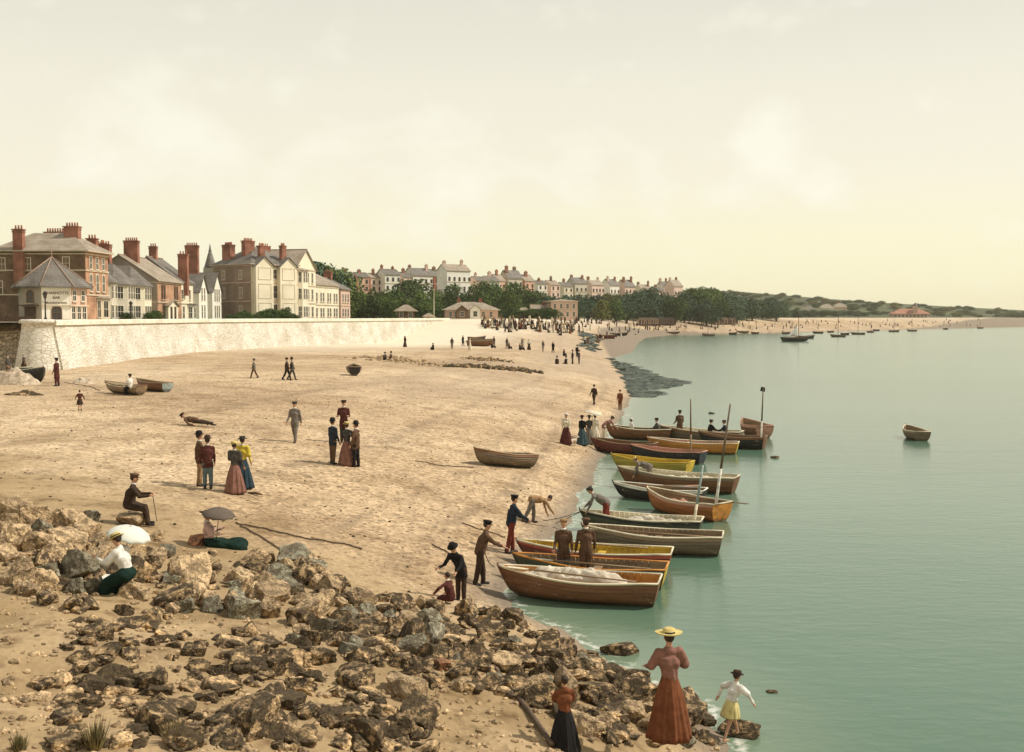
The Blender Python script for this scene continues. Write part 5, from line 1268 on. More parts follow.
# ---- seated on the rock ridge
def sitting(label, px, py, face, hgt, seat, **k):
    p = G(px, py); d = dict(legs=((82,72),(78,66)), sit=-.12); d.update(k)
    return person(label, p+Vector((0,0,seat)), face, hgt, **d)
man_r = sitting('man in dark brown coat and cap sitting on the rock ridge with a stick', 129, 524, -75, 1.72, .42, top='dkbrown', bottom='dkbrown', hat='cap', hatc='brown', lean=14, arms=((38,10,55),(38,10,55)), coat=.5, vox=.02)
w_par = sitting('seated woman in white blouse and dark green skirt under a white parasol', 127, 596, 72, 1.64, .34, top='white', bottom='green', hat='boater', hatc='straw', female=True, lean=16, headp=18, arms=((40,14,70),(34,14,60)), puffy=True, legs=((66,44),(56,34)), vox=.018, collar=None)
w_umb = sitting('woman in pink blouse and dark green skirt reclining under a dark umbrella', 210, 546, -80, 1.62, .02, top='pink', bottom='green', hat='wide', hatc='dkbrown', female=True, lean=-8, headp=14, arms=((30,12,80),(24,12,70)), legs=((86,4),(80,6)), vox=.018, puffy=True)
def umbrella(label, hand_p, tip_dir, r, c, cm, depth=.28, cat='parasol', name='parasol'):
    t = thing(name, label, cat, hand_p); d = Vector(tip_dir).normalized(); q = d.to_track_quat('Z','Y'); t.rotation_mode = 'QUATERNION'; t.rotation_quaternion = q
    Ls = .62; b = MB(); n = 10; rows = 7; vs = []
    for j in range(rows+1):
        a = j/rows; 
        for i in range(n*4):
            th = 2*PI*i/(n*4); sc = 1-.06*(abs(math.sin(n*th/2)))*a
            vs.append((r*math.sin(a*1.15)/math.sin(1.15)*math.cos(th)*sc, r*math.sin(a*1.15)/math.sin(1.15)*math.sin(th)*sc, Ls-depth*(1-math.cos(a*1.25))/(1-math.cos(1.25))-.02*a*abs(math.sin(n*th/2))*-1))
    m = n*4; b.add(vs, [(j*m+i, j*m+(i+1)%m, (j+1)*m+(i+1)%m, (j+1)*m+i) for j in range(rows) for i in range(m)], 0, None, True)
    o = b.build('canopy', cm, t); md = o.modifiers.new('t','SOLIDIFY'); md.thickness = .006
    b = MB(); b.tube((0,0,-.22),(0,0,Ls+.07),.011,.008,7); b.build('shaft', PB['brown'], t)
    b = MB()
    for i in range(n):
        th = 2*PI*i/n; b.path([(r*math.sin(a*1.15)/math.sin(1.15)*math.cos(th), r*math.sin(a*1.15)/math.sin(1.15)*math.sin(th), Ls-depth*(1-math.cos(a*1.25))/(1-math.cos(1.25))-.012) for a in (0,.33,.66,1)], .006, 4)
    b.build('ribs', PB['grey'], t); return t
umbrella('white parasol tilted over the seated woman in white on the rocks', hand(w_par)+Vector((.30,.1,.0)), (.22,-.05,.9), .44, None, mat('parasol_silk', (.66,.66,.58), (.58,.58,.50), 3, .7), .22)
umbrella('dark grey brown umbrella over the woman in pink reclining on the shingle', hand(w_umb)+Vector((-.16,0,.06)), (.12,-.1,.9), .43, None, mat('umbrella_cotton', (.13,.10,.075), (.09,.07,.05), 3, .8), .2, 'umbrella', 'umbrella')
t = thing('walking_stick', 'thin dark walking stick under the hands of the man sitting on the rock ridge', 'walking stick', hand(man_r)); b = MB(); b.tube((0,0,.03),(.10,.02,-.72),.013,.010,6); b.build('shaft', PB['brown'], t); b = MB(); b.path([(0,0,.03),(-.04,0,.07),(-.09,0,.05)], .013, 6); b.build('handle', PB['brown'], t)

# ---- strollers on the beach
person('man in brown jacket, tan trousers and bowler, left one of the chatting pair', P(200,486), -60, 1.72, 'brown', 'tan', 'bowler', 'black', coat=.25, **POCKET)
person('man in maroon jacket, blue trousers and bowler, right one of the chatting pair', P(208,489), 20, 1.66, 'maroon', 'ltblue', 'bowler', 'dkbrown', coat=.25, **STAND)
person('woman in grey blouse, yellow straw hat and long rose skirt beside the yellow jacket', P(235,493), -15, 1.62, 'dkgrey', 'rose', 'wide', 'straw', True, arms=((20,14,70),(10,12,20)), puffy=True)
person('person in bright yellow jacket, dark blue skirt and dark boater on the beach', P(243,488), -10, 1.66, 'yellow', 'blue', 'boater', 'black', True, arms=((10,14,60),(5,12,20)), puffy=True)
person('man in a grey suit and cap walking alone across the middle of the beach', P(295,442), 170, 1.74, 'grey', 'grey', 'cap', 'dkgrey', coat=.35, **WALK)
person('man in navy jacket and brown trousers, left of the standing group of four', P(333,464), -40, 1.70, 'navy', 'brown', 'bowler', 'black', coat=.25, **STAND)
person('woman in dark shawl and rose skirt in the group of four', P(347,465), 10, 1.62, 'dkgrey', 'rose', 'boater', 'straw', True, arms=((20,14,70),(20,14,70)))
person('man in brown coat and black trousers, right of the standing group of four', P(356,467), 70, 1.70, 'brown', 'black', 'bowler', 'black', coat=.3, **STAND)
person('tall man in dark brown standing just behind the group of four', P(344,443), 180, 1.85, 'maroon', 'dkbrown', 'cap', 'dkbrown', coat=.4, arms=((15,12,80),(15,12,80)))
person('lone boy in grey walking on the upper beach left of two men', P(254,378), 90, 1.5, 'grey', 'brown', 'cap', 'dkgrey', **WALK)
person('left one of two dark suited men walking together on the upper beach', P(287,380), -90, 1.7, 'dkbrown', 'black', 'cap', 'black', coat=.3, **WALK)
person('right one of two dark suited men walking together on the upper beach', P(292,380), -90, 1.7, 'dkgrey', 'dkgrey', 'bowler', 'black', coat=.3, **WALK)
person('man in long dark maroon coat standing beside the black tarred boat', P(57,386), 80, 1.82, 'maroon', 'maroon', 'cap', 'black', coat=.9, **STAND)
person('man in dark coat by the rubble bank behind the black tarred boat', P(8,378), -80, 1.75, 'dkgrey', 'tan', 'cap', 'grey', coat=.5, **STAND)
person('child in white bonnet behind the black tarred boat', P(24,373)+Vector((0,0,.2)), -80, 1.3, 'dkgrey', 'dkbrown', 'boater', 'white', female=True)
person('small child in dark cape standing alone left of the two beached boats', P(80,411), 20, 1.05, 'maroon', 'dkbrown', None, 'black', True, skirt_len=.5, arms=((20,30,30),(20,30,30)))
person('person in white blouse sitting on one of the two beached boats', P(128,396)+Vector((0,.4,.42)), 60, 1.6, 'white', 'black', 'cap', 'dkbrown', sit=-.12, legs=((80,80),(80,80)), arms=((20,12,40),(20,12,40)))
t_ly = person('person in brown lying on the shingle above the chatting pair of men', P(196,426)+Vector((0,0,.16)), -90, 1.6, 'brown', 'dkbrown', 'cap', 'black', sit=-.10, lean=-78, headp=10, legs=((88,16),(84,4)), arms=((60,20,60),(40,10,40)))
person('left one of a pair sitting close together on the shingle below the wall', P(385,360), 40, 1.6, 'dkgrey', 'black', 'wide', 'dkbrown', True, sit=-.12, legs=((80,100),(80,100)))
person('right one of a pair sitting close together on the shingle below the wall', P(391,360), 60, 1.7, 'brown', 'dkbrown', 'bowler', 'black', sit=-.12, legs=((80,100),(80,100)))
# ---- at the back of the fleet
person('woman in a pale yellow blouse, white hat and long maroon skirt at the waters edge', P(566,444), 170, 1.62, 'cream', 'maroon', 'wide', 'white', True, puffy=True)
dogm = mat('white_fur', (.72,.64,.52), (.45,.33,.22), 6, .9)
p = P(573,446); t = thing('dog', 'small white and tan dog beside the woman in the maroon skirt', 'dog', p, R(-60))
dm = blob([('c',(0,-.16,.30),(0,.14,.32),.085,.10),('c',(0,.16,.36),(0,.24,.46),.07,.06),('e',(0,.29,.50),(.06,.085,.06)),('c',(0,.34,.49),(0,.41,.47),.035,.025),('c',(.035,.25,.55),(.05,.24,.60),.02,.01),('c',(-.035,.25,.55),(-.05,.24,.60),.02,.01),
  ('c',(.06,.14,.25),(.06,.13,.13),.04,.024),('c',(.06,.13,.13),(.06,.15,.02),.022,.02),('c',(-.06,.14,.25),(-.06,.16,.13),.04,.024),('c',(-.06,.16,.13),(-.06,.14,.02),.022,.02),
  ('c',(.06,-.15,.27),(.07,-.08,.17),.055,.032),('c',(.07,-.08,.17),(.07,-.19,.10),.03,.02),('c',(.07,-.19,.10),(.07,-.16,.02),.02,.02),('c',(-.06,-.15,.27),(-.07,-.10,.17),.055,.032),('c',(-.07,-.10,.17),(-.07,-.20,.10),.03,.02),('c',(-.07,-.20,.10),(-.07,-.17,.02),.02,.02),('c',(0,-.22,.34),(0,-.32,.46),.025,.012)], .016, 1)
dm.materials.append(dogm); link('body', dm, t)
person('woman in black jacket and grey blue skirt in the small crowd at the maroon boat', P(582,445), -30, 1.62, 'black', 'teal', 'boater', 'dkbrown', True)
person('woman in grey shawl under a pale parasol beside the maroon boat', P(589,444), 20, 1.62, 'dkgrey', 'grey', 'wide', 'dkgrey', True, arms=((20,14,80),(20,14,90)))
person('person in a cream dress beside the stooping man in the rose jacket', P(595,442), -20, 1.6, 'cream', 'cream', 'wide', 'white', True)
person('man in rose brown jacket and cream trousers stooping over a boat', P(604,441), -70, 1.72, 'rose', 'cream', 'cap', 'brown', lean=55, arms=((20,8,20),(30,8,20)), coat=.15)
p = P(590,444); umbrella('pale parasol held above the small crowd at the maroon boat', p+Vector((.1,-.05,1.35)), (.2,0,1), .55, None, FB['cream'], .2)
person('boy in dark brown walking along the wet shingle left of the red brown one', P(594,405), 150, 1.6, 'dkbrown', 'dkbrown', 'cap', 'black', **WALK)
person('barefoot boy in rusty red brown standing at the brink of the water', P(620,410), 160, 1.6, 'russet', 'russet', 'cap', 'brown', **STAND)
# ---- the far small group by the ledge
for i, (px, py, c1, c2, s) in enumerate([(557,364,'dkbrown','dkbrown',1),(566,364,'black','dkbrown',1),(572.5,364,'black','dkbrown',0),(579,364,'dkgrey','dkbrown',0),(577,357,'black','navy',0)]):
    person(['dark seated woman at the left end of the little group by the seaweed ledge','dark crouching figure in the little group by the seaweed ledge','tall dark figure in the middle of the little group by the seaweed ledge','dark figure at the right end of the little group by the seaweed ledge','dark figure standing on the ledge behind the little group'][i], P(px,py), 40*i, 1.75, c1, c2, 'bowler', 'black', bool(s), vox=.04, sit=-.12 if s else None, legs=((80,95),(80,95)) if s else ((3,2),(-3,2)))
# ---- in the boats
person('dark clad boatman seated at the shoreward end of the back row', boat_pt(B14,-1.2,.1,.42), 90, 1.72, 'dkgrey', 'dkbrown', 'cap', 'black', sit=-.10, legs=((80,60),(80,60)), arms=((30,8,40),(30,8,40)), lean=6)
person('person in white sitting beside the dark boatman at the back of the fleet', boat_pt(B14,.5,-.1,.42), -70, 1.55, 'white', 'cream', 'boater', 'white', True, sit=-.10, legs=((80,60),(80,60)))
person('man in brown coat standing in the long cream railed boat', boat_pt(B15,1.3,.1,.02), 10, 1.78, 'brown', 'dkbrown', 'cap', 'dkbrown', coat=.6, arms=((10,10,50),(10,10,50)))
person('left one of two dark seated men in the long cream railed boat', boat_pt(B15,-.6,.1,.42), -70, 1.72, 'black', 'black', 'cap', 'black', sit=-.10, legs=((80,70),(80,70)), arms=((40,8,30),(40,8,30)), lean=10)
person('right one of two dark seated men in the long cream railed boat', boat_pt(B15,-1.6,.0,.42), 80, 1.72, 'navy', 'black', 'cap', 'dkbrown', sit=-.10, legs=((80,70),(80,70)), arms=((40,8,30),(40,8,30)), lean=10)
person('man in fawn clothes and yellow cap bending low in a brown boat', boat_pt(B7,1.2,.2,.05), 75, 1.7, 'grey', 'grey', 'cap', 'straw', lean=72, headp=0, arms=((16,10,8),(34,10,8)), legs=((10,16),(-4,16)))
mr = person('man in grey jumper and red trousers stooping over a dark green boat', boat_pt(B5,1.25,.0,.03), 78, 1.75, 'grey', 'red', 'cap', 'dkgrey', lean=58, arms=((20,8,8),(34,8,12)), legs=((6,8),(-6,8)), vox=.02)
person('boatman in navy jersey and red trousers hauling at the maroon boat', P(511,553), -70, 1.80, 'navy', 'red', 'cap', 'black', lean=10, arms=((30,10,30),(36,10,22)), legs=((10,8),(-10,4)), vox=.02, collar=None)
person('man in brown shirt and black trousers pulling a rope left of the nearest boat', P(480,585), -80, 1.78, 'brown', 'dkbrown', 'cap', 'black', lean=18, arms=((36,8,34),(44,8,24)), legs=((12,10),(-8,4)), vox=.02, collar=None)
person('dark bearded figure in a black jacket stooping to a child at the rocks', P(461,601), 150, 1.55, 'black', 'dkbrown', 'bowler', 'black', lean=34, headp=10, arms=((30,10,30),(30,14,50)), coat=.4, vox=.02, collar=None)
person('child in maroon crouching among the rocks with an arm stretched out', P(451,604)+Vector((0,0,.1)), 60, 1.25, 'maroon', 'maroon', None, 'brown', arms=((30,70,10),(20,20,30)), sit=-.10, legs=((85,100),(85,100)), lean=14, vox=.018)
person('figure in fawn bending double over the shingle beside the mooring rope', P(532,523), -80, 1.6, 'tan', 'grey', None, 'brown', lean=95, headp=10, arms=((12,10,6),(30,10,6)), legs=((12,14),(-22,6)), vox=.02)
person('left boatman standing in the green boat, in brown coat and tan cap', boat_pt(B2,.75,.05,.02), 175, 1.74, 'brown', 'ltblue', 'cap', 'tan', arms=((8,10,30),(10,10,40)), coat=.45, vox=.02)
person('right boatman standing in the green boat, brown waistcoat over a white shirt', boat_pt(B2,.1,.05,.02), 5, 1.80, 'brown', 'brown', 'cap', 'brown', arms=((4,12,20),(6,12,18)), coat=.2, vox=.02)

# ---- distant crowd: small figures, a kind each
def tinyperson(kind, top, bottom, hatc):
    S = [('e',(0,0,1.60),(.09,.10,.12)),('c',(0,0,1.48),(0,0,1.05),.14,.13),('c',(-.16,0,1.38),(.16,0,1.38),.08,.08)]
    S += [('c',(s*.20,0,1.36),(s*.24,.06,.92),.06,.045) for s in (-1,1)]
    if kind == 'w': S += [('c',(0,0,1.0),(0,0,.12),.14,.33)]
    elif kind == 's': S = [('e',(0,.0,.86),(.10,.11,.12)),('c',(0,-.02,.70),(0,0,.2),.16,.2),('c',(0,0,.16),(0,.5,.3),.2,.15),('c',(0,.5,.3),(0,.7,.08),.15,.12)]
    else: S += [('c',(s*.09,0,.95),(s*.11,s*.12,.06),.11,.07) for s in (-1,1)]
    S += [('e',(0,0,(1.70 if kind != 's' else .96)),(.19 if kind != 'm' else .13,.19 if kind != 'm' else .13,.05))]
    me = blob(S, .05, 1); me.materials.clear()
    for m in (FB[top], FB[bottom], skin, FB[hatc]): me.materials.append(m)
    zt = (1.02, 1.50, 1.66) if kind != 's' else (.34, .77, .93)
    mi = [1 if p.center.z < zt[0] else 0 if p.center.z < zt[1] else 2 if p.center.z < zt[2] else 3 for p in me.polygons]
    me.polygons.foreach_set('material_index', mi); return me
TP = [('distant woman in white blouse and dark skirt', tinyperson('w','white','dkbrown','straw')), ('distant woman in dark dress', tinyperson('w','black','dkbrown','black')), ('distant woman in brown dress', tinyperson('w','brown','russet','straw')),
      ('distant man in black suit', tinyperson('m','black','black','black')), ('distant man in brown suit', tinyperson('m','brown','dkbrown','dkbrown')), ('distant man in grey suit', tinyperson('m','dkgrey','grey','black')),
      ('distant dark figure sitting on the beach', tinyperson('s','dkbrown','black','black')), ('distant pale figure sitting on the beach', tinyperson('s','cream','brown','straw')), ('distant woman in pale dress', tinyperson('w','cream','cream','straw')), ('distant figure in navy', tinyperson('w','navy','dkgrey','black'))]
def tiny_at(px, py, k, where):
    p = G(px, py); lab, me = TP[k]
    link('person', me, None, lab+' '+where, cat='person', group=lab.replace('distant ','')+' '+where, loc=p, rotz=random.uniform(0,6.28))
rr = random.Random(5)
W = [3,1,6,4,2,5,6,2,0,5,7,8,6,0,3,9,8,7]
for i in range(118):     # the thick of the crowd
    u = rr.random(); px = 482+u*92; py = 326.0+u*5+rr.gauss(0,1.8)+ (1 if u > .5 else 0)
    tiny_at(px, max(322.8,py), rr.choice(W), 'in the thick crowd past the wall')
for i in range(48): tiny_at(rr.uniform(560,640), rr.uniform(322.5,333), rr.choice(W), 'scattered right of the crowd')
for i in range(50): tiny_at(rr.uniform(640,800), rr.uniform(323.0,331.5), rr.choice(W), 'along the far beach by the huts')
for i in range(24): tiny_at(rr.uniform(800,980), rr.uniform(320.5,327.0), rr.choice(W), 'strung out along the farthest beach')
for px, py in [(600,341),(603,340),(607,338),(611,338),(598,343),(616,337),(621,337),(463,346),(470,350),(492,348),(494,347),(507,349),(509,349),(522,349),(520,350),(524,350),(529,350),(543,352),(553,353),(585,345),(588,345),(564,356),(405,347),(433,350),(452,349),(640,331),(636,335)]:
    tiny_at(px, py, rr.choice(W), 'on the beach beyond the weed line')

bpy.data.scenes.remove(TMP)

# beyond the three hundred nearest: the rest of the crowd in one piece
bm = bmesh.new(); sl = [FB[k] for k in ('dkbrown','dkgrey','cream','brown','navy')]
for i in range(130):
    px = rr.uniform(645,985) if i % 3 else rr.uniform(500,600); py = (331.0-(px-645)*.012 if px > 640 else 324.5)-rr.uniform(0,7 if px > 640 else 2.5); p = G(px, py)
    me_ = TP[rr.choice(W)][1].copy(); me_.transform(Matrix.Translation(p) @ Matrix.Rotation(rr.uniform(0,6),4,'Z')); mi_ = rr.randrange(5)
    me_.polygons.foreach_set('material_index', [mi_]*len(me_.polygons)); bm.from_mesh(me_); bpy.data.meshes.remove(me_)
me_ = bpy.data.meshes.new('distant_crowd'); bm.to_mesh(me_); bm.free()
for m in sl: me_.materials.append(m)
link('distant_crowd', me_, None, 'rest of the tiny strollers dotted along the farthest strand', kind='stuff')
# ================================================================ boulders of the foreground breakwater
from mathutils import noise as mnoise
def rock_mat(name, c1, c2, weed, amount):
    m = mat(name, c1, c2, 2.2, .92, .05, 9, vary=.22, detail=9)
    nt = m.node_tree; N = nt.nodes; L = nt.links; b = N['Principled BSDF']; src = b.inputs['Base Color'].links[0].from_socket
    tc_ = [x for x in N if x.type == 'TEX_COORD'][0]
    n = N.new('ShaderNodeTexNoise'); n.inputs['Scale'].default_value = 2.4; n.inputs['Detail'].default_value = 9; n.inputs['Roughness'].default_value = .68; L.new(tc_.outputs['Object'], n.inputs['Vector'])
    oi = N.new('ShaderNodeObjectInfo'); ad = N.new('ShaderNodeVectorMath'); ad.operation = 'ADD'; cm = N.new('ShaderNodeCombineXYZ'); ml = N.new('ShaderNodeMath'); ml.operation='MULTIPLY'; ml.inputs[1].default_value=40
    L.new(oi.outputs['Random'], ml.inputs[0]); L.new(ml.outputs[0], cm.inputs[0]); L.new(tc_.outputs['Object'], ad.inputs[0]); L.new(cm.outputs[0], ad.inputs[1]); L.new(ad.outputs[0], n.inputs['Vector'])
    r = N.new('ShaderNodeValToRGB'); r.color_ramp.elements[0].position = .5-amount*.22; r.color_ramp.elements[1].position = .62-amount*.22
    r.color_ramp.elements[0].color = (1,1,1,1); r.color_ramp.elements[1].color = (0,0,0,1); L.new(n.outputs['Fac'], r.inputs[0])
    inv = N.new('ShaderNodeMath'); inv.operation = 'SUBTRACT'; inv.inputs[0].default_value = 1; L.new(r.outputs[0], inv.inputs[1])
    mx = N.new('ShaderNodeMix'); mx.data_type = 'RGBA'; L.new(inv.outputs[0], mx.inputs[0]); L.new(src, mx.inputs[6]); mx.inputs[7].default_value = (*weed,1); L.new(mx.outputs[2], b.inputs['Base Color'])
    # fine crusts of barnacle and grit
    n2 = N.new('ShaderNodeTexNoise'); n2.inputs['Scale'].default_value = 22; n2.inputs['Detail'].default_value = 6; L.new(tc_.outputs['Object'], n2.inputs['Vector'])
    r2 = N.new('ShaderNodeValToRGB'); r2.color_ramp.elements[0].position = .32; r2.color_ramp.elements[1].position = .66; r2.color_ramp.elements[0].color = (.5,.47,.42,1); r2.color_ramp.elements[1].color = (1.45,1.4,1.28,1); L.new(n2.outputs['Fac'], r2.inputs[0])
    m3 = N.new('ShaderNodeMix'); m3.data_type = 'RGBA'; m3.blend_type = 'MULTIPLY'; m3.inputs[0].default_value = 1; L.new(mx.outputs[2], m3.inputs[6]); L.new(r2.outputs[0], m3.inputs[7]); L.new(m3.outputs[2], b.inputs['Base Color'])
    return m
RM = dict(pale=rock_mat('pale_sandstone', (.56,.42,.26), (.42,.31,.19), (.20,.145,.09), .25), weedy=rock_mat('weedy_shaded_rock', (.50,.355,.20), (.34,.235,.13), (.062,.045,.025), .55),  # weedy and brown: weed tone deepened to stand for black shade in gaps
          slate=rock_mat('blue_grey_rock', (.38,.355,.27), (.26,.26,.20), (.13,.11,.075), .4), red=rock_mat('reddish_rock', (.50,.22,.12), (.38,.18,.10), (.14,.09,.05), .3), brown=rock_mat('brown_rock', (.54,.39,.225), (.38,.27,.155), (.065,.047,.028), .42))
def rock_mesh(seed, lump, fine):
    r = random.Random(seed); bm = bmesh.new(); bmesh.ops.create_icosphere(bm, subdivisions=5, radius=1)
    planes = []
    B_ = Matrix.Rotation(r.uniform(0,3), 3, 'Z') @ Matrix.Rotation(r.uniform(-.5,.5), 3, 'X') @ Matrix.Rotation(r.uniform(-.4,.4), 3, 'Y')
    for ax in ((1,0,0),(-1,0,0),(0,1,0),(0,-1,0),(0,0,1),(0,0,-1)): planes.append(((B_ @ (Vector(ax)+Vector((r.gauss(0,.22),r.gauss(0,.22),r.gauss(0,.22))))).normalized(), r.uniform(.46,.66)))
    planes += [(Vector((r.gauss(0,1), r.gauss(0,1), r.gauss(0,.8))).normalized(), r.uniform(.62,.85)) for _ in range(4)]
    off = Vector((seed*7.3, seed*3.1, 0))
    for v in bm.verts:
        p = v.co.copy()
        for n, d in planes:
            q = p.dot(n)
            if q > d: p -= n*(q-d)*.97
        n0 = p.normalized(); p += n0*(mnoise.fractal(p*1.6+off, 1.0, 2.0, 4)*lump); p += n0*(mnoise.fractal(p*6+off, .8, 2.0, 5)*fine)
        v.co = Vector((p.x, p.y, p.z))
    me = bpy.data.meshes.new('boulder'); bm.to_mesh(me); bm.free()
    smooth_by_angle(me, 32); return me
ROCKS = [rock_mesh(s, .13 if s % 2 else .07, .035 if s % 3 else .06) for s in range(12)]
RC = {}
def rock(x, y, size, m, label, group, flat=.7, sink=.32, name='boulder', tilt=.35, z=None):
    k = random.randrange(len(ROCKS)); key = (k, m)
    if key not in RC: c = ROCKS[k].copy(); c.materials.append(RM[m]); RC[key] = c
    o = link(name, RC[key], None, label, cat='rock', group=group)
    sx, sy, sz = size*random.uniform(.85,1.25), size*random.uniform(.75,1.05), size*flat*random.uniform(.8,1.15)
    o.scale = (sx/2*1.25, sy/2*1.25, sz/2*1.35); o.rotation_euler = (random.uniform(-tilt,tilt), random.uniform(-tilt,tilt), random.uniform(0,6.28))
    zz = H(x,y) if z is None else z
    o.location = (x, y, zz + sz/2*(1-2*sink)); placed.append((x, y, size)); return o
placed = []
def inside(px, py, poly):
    c = False; n = len(poly)
    for i in range(n):
        x1,y1 = poly[i]; x2,y2 = poly[(i+1)%n]
        if (y1 > py) != (y2 > py) and px < (x2-x1)*(py-y1)/(y2-y1)+x1: c = not c
    return c
keep_clear = [G(124,598), G(129,524), G(210,548)]
for q_, s_, l_ in ((w_par.location,.75,'flat topped stone on which the woman in white sits'),(man_r.location,.85,'pale boulder on which the man with the stick sits')):
    rock(q_.x+.1, q_.y+.12, s_, 'pale', l_, None, z=q_.z-.42, flat=.62, sink=.3, tilt=.05)
def scatter(poly, n, smin, smax, mats, label, group, gap, seed, **k):
    r = random.Random(seed); xs = [p[0] for p in poly]; ys = [p[1] for p in poly]; cnt = 0; tries = 0
    while cnt < n and tries < n*60:
        tries += 1; px, py = r.uniform(min(xs),max(xs)), r.uniform(min(ys),max(ys))
        if not inside(px, py, poly): continue
        s = smin+(smax-smin)*r.random()**1.8; p = G(px, py)
        if any((p.x-a)**2+(p.y-b)**2 < ((s+q)*.5*gap)**2 for a,b,q in placed): continue
        if any((p.x-c.x)**2+(p.y-c.y)**2 < (.45+s*.5)**2 or (abs(p.x-c.x*p.y/c.y) < .62+s*.5 and c.y-2.6-s < p.y < c.y) for c in keep_clear): continue
        m = r.choice(mats)
        words = {'pale':'pale sandy','weedy':'weed darkened','slate':'blue grey','red':'reddish','brown':'brown'}[m]
        rock(p.x, p.y, s, m, words+' '+label, words+' '+group, **k); cnt += 1
# landmark stones placed one by one: px, py(base), size m, kind, label
LR = [(58,545,1.15,'pale','large square pale boulder at the left end of the ridge'),(30,548,.9,'pale','pale slab leaning beside the large square boulder'),(84,536,1.0,'pale','slanting pale slab in the middle of the ridge'),(92,562,.9,'pale','pale wedge left of the white parasol'),(58,590,.8,'brown','upright brown stone below the ridge, left of the white parasol'),
 (195,545,.75,'red','orange pink block just left of the woman under the dark umbrella'),(152,541,.7,'pale','pale boulder just below the feet of the man sitting on the ridge'),(88,521,.65,'slate','flat greenish slab on the crest left of the sitting man'),(165,610,.75,'weedy','dark shaggy boulder right of the woman with the white parasol'),
 (233,588,.55,'slate','blue grey stone below the woman under the dark umbrella'),(255,598,.85,'pale','peaked sandy boulder in the middle of the rocks'),(290,592,.75,'slate','blue grey boulder with flat face, right of the peaked sandy one'),(310,575,.85,'slate','speckled blue boulder at the top of the rock band'),(300,625,.9,'weedy','weed covered boulder under the blue grey ones'),
 (270,672,.7,'weedy','dark rounded boulder alone on the sand'),(355,688,.95,'brown','broad brown boulder in the middle of the lower sand'),(405,700,1.0,'pale','blunt pale nosed boulder at the heart of the dark band'),(420,725,1.0,'weedy','long dark weedy block near the bottom, right of the middle'),(400,735,.7,'weedy','dark stone at the bottom edge below the long weedy block'),
 (245,735,1.1,'weedy','large seaweed hung boulder near the bottom left'),(160,735,.9,'weedy','low dark weedy rocks at the bottom left'),(365,745,1.0,'weedy','dark boulder cut by the bottom edge of the picture'),(150,690,.7,'weedy','dark pointed stone in the lower left sand'),(95,640,.65,'brown','brown flat stone low in the left sand'),(40,690,.45,'brown','small lone stone in the lower left sand'),
 (490,640,1.0,'weedy','big dark boulder under the nearest boat'),(470,668,1.1,'weedy','bulky weedy boulder at the water side of the band'),(440,640,.9,'brown','brown slab beside the crouching child'),(640,700,1.1,'brown','large crusted boulder left of the woman in russet'),(690,722,1.1,'weedy','shaggy boulder right of the woman in russet'),(600,700,1.0,'brown','knobbly boulder between the child and the woman in russet'),(585,735,.9,'pale','pale stone at the feet of the child in black skirt'),(620,655,.9,'weedy','low dark rock standing in the water'),
 (408,627,.85,'pale','smooth pale boulder in the upper part of the rock band'),(415,655,.8,'slate','blue grey block in the middle of the rock band'),(440,670,.5,'red','small brick red stone in the rock band')]
for px, py, s, m, lab in LR:
    p = G(px, py); rock(p.x, p.y+s*.2, s*.78, m, lab, None, tilt=.3, sink=.38)
ridge = [(0,508),(50,518),(110,524),(165,528),(205,552),(250,560),(300,560),(345,585),(330,612),(260,620),(200,612),(150,640),(60,605),(0,600)]
scatter(ridge, 100, .36, 1.0, ['pale','pale','pale','brown','slate','pale'], 'boulder packed in the ridge below the seated people', 'boulders of the ridge', .50, 1, sink=.30, flat=.8, tilt=.75)
band = [(330,585),(400,600),(440,612),(500,612),(560,640),(640,680),(705,712),(712,745),(600,745),(560,720),(520,700),(440,690),(350,665),(280,640),(300,615)]
scatter(band, 125, .28, .68, ['weedy','weedy','brown','weedy','pale','slate'], 'boulder in the seaweed covered band running to the water', 'boulders of the weedy band', .60, 2, sink=.30, flat=.8, tilt=.5)
low = [(60,620),(290,640),(440,690),(450,752),(60,752)]
scatter(low, 46, .2, .5, ['weedy','weedy','brown'], 'stone scattered on the lower sand', 'stones of the lower sand', .85, 3, sink=.42, flat=.65)
# rocks in the water and the child's perch
for px, py, s, m, lab in [(738,734,.85,'weedy','flat dark rock awash under the barefoot child'),(773,694,.22,'weedy','tiny dark stone breaking the water right of the child'),(775,458,.55,'weedy','small dark rock awash off the boats'),(712,413.5,.6,'weedy','sliver of dark rock awash beyond the masts')]:
    p = gz(px, py, 0); rock(p.x, p.y+.1, s, m, lab, None, flat=.35, z=-.02, sink=.3, tilt=.08)
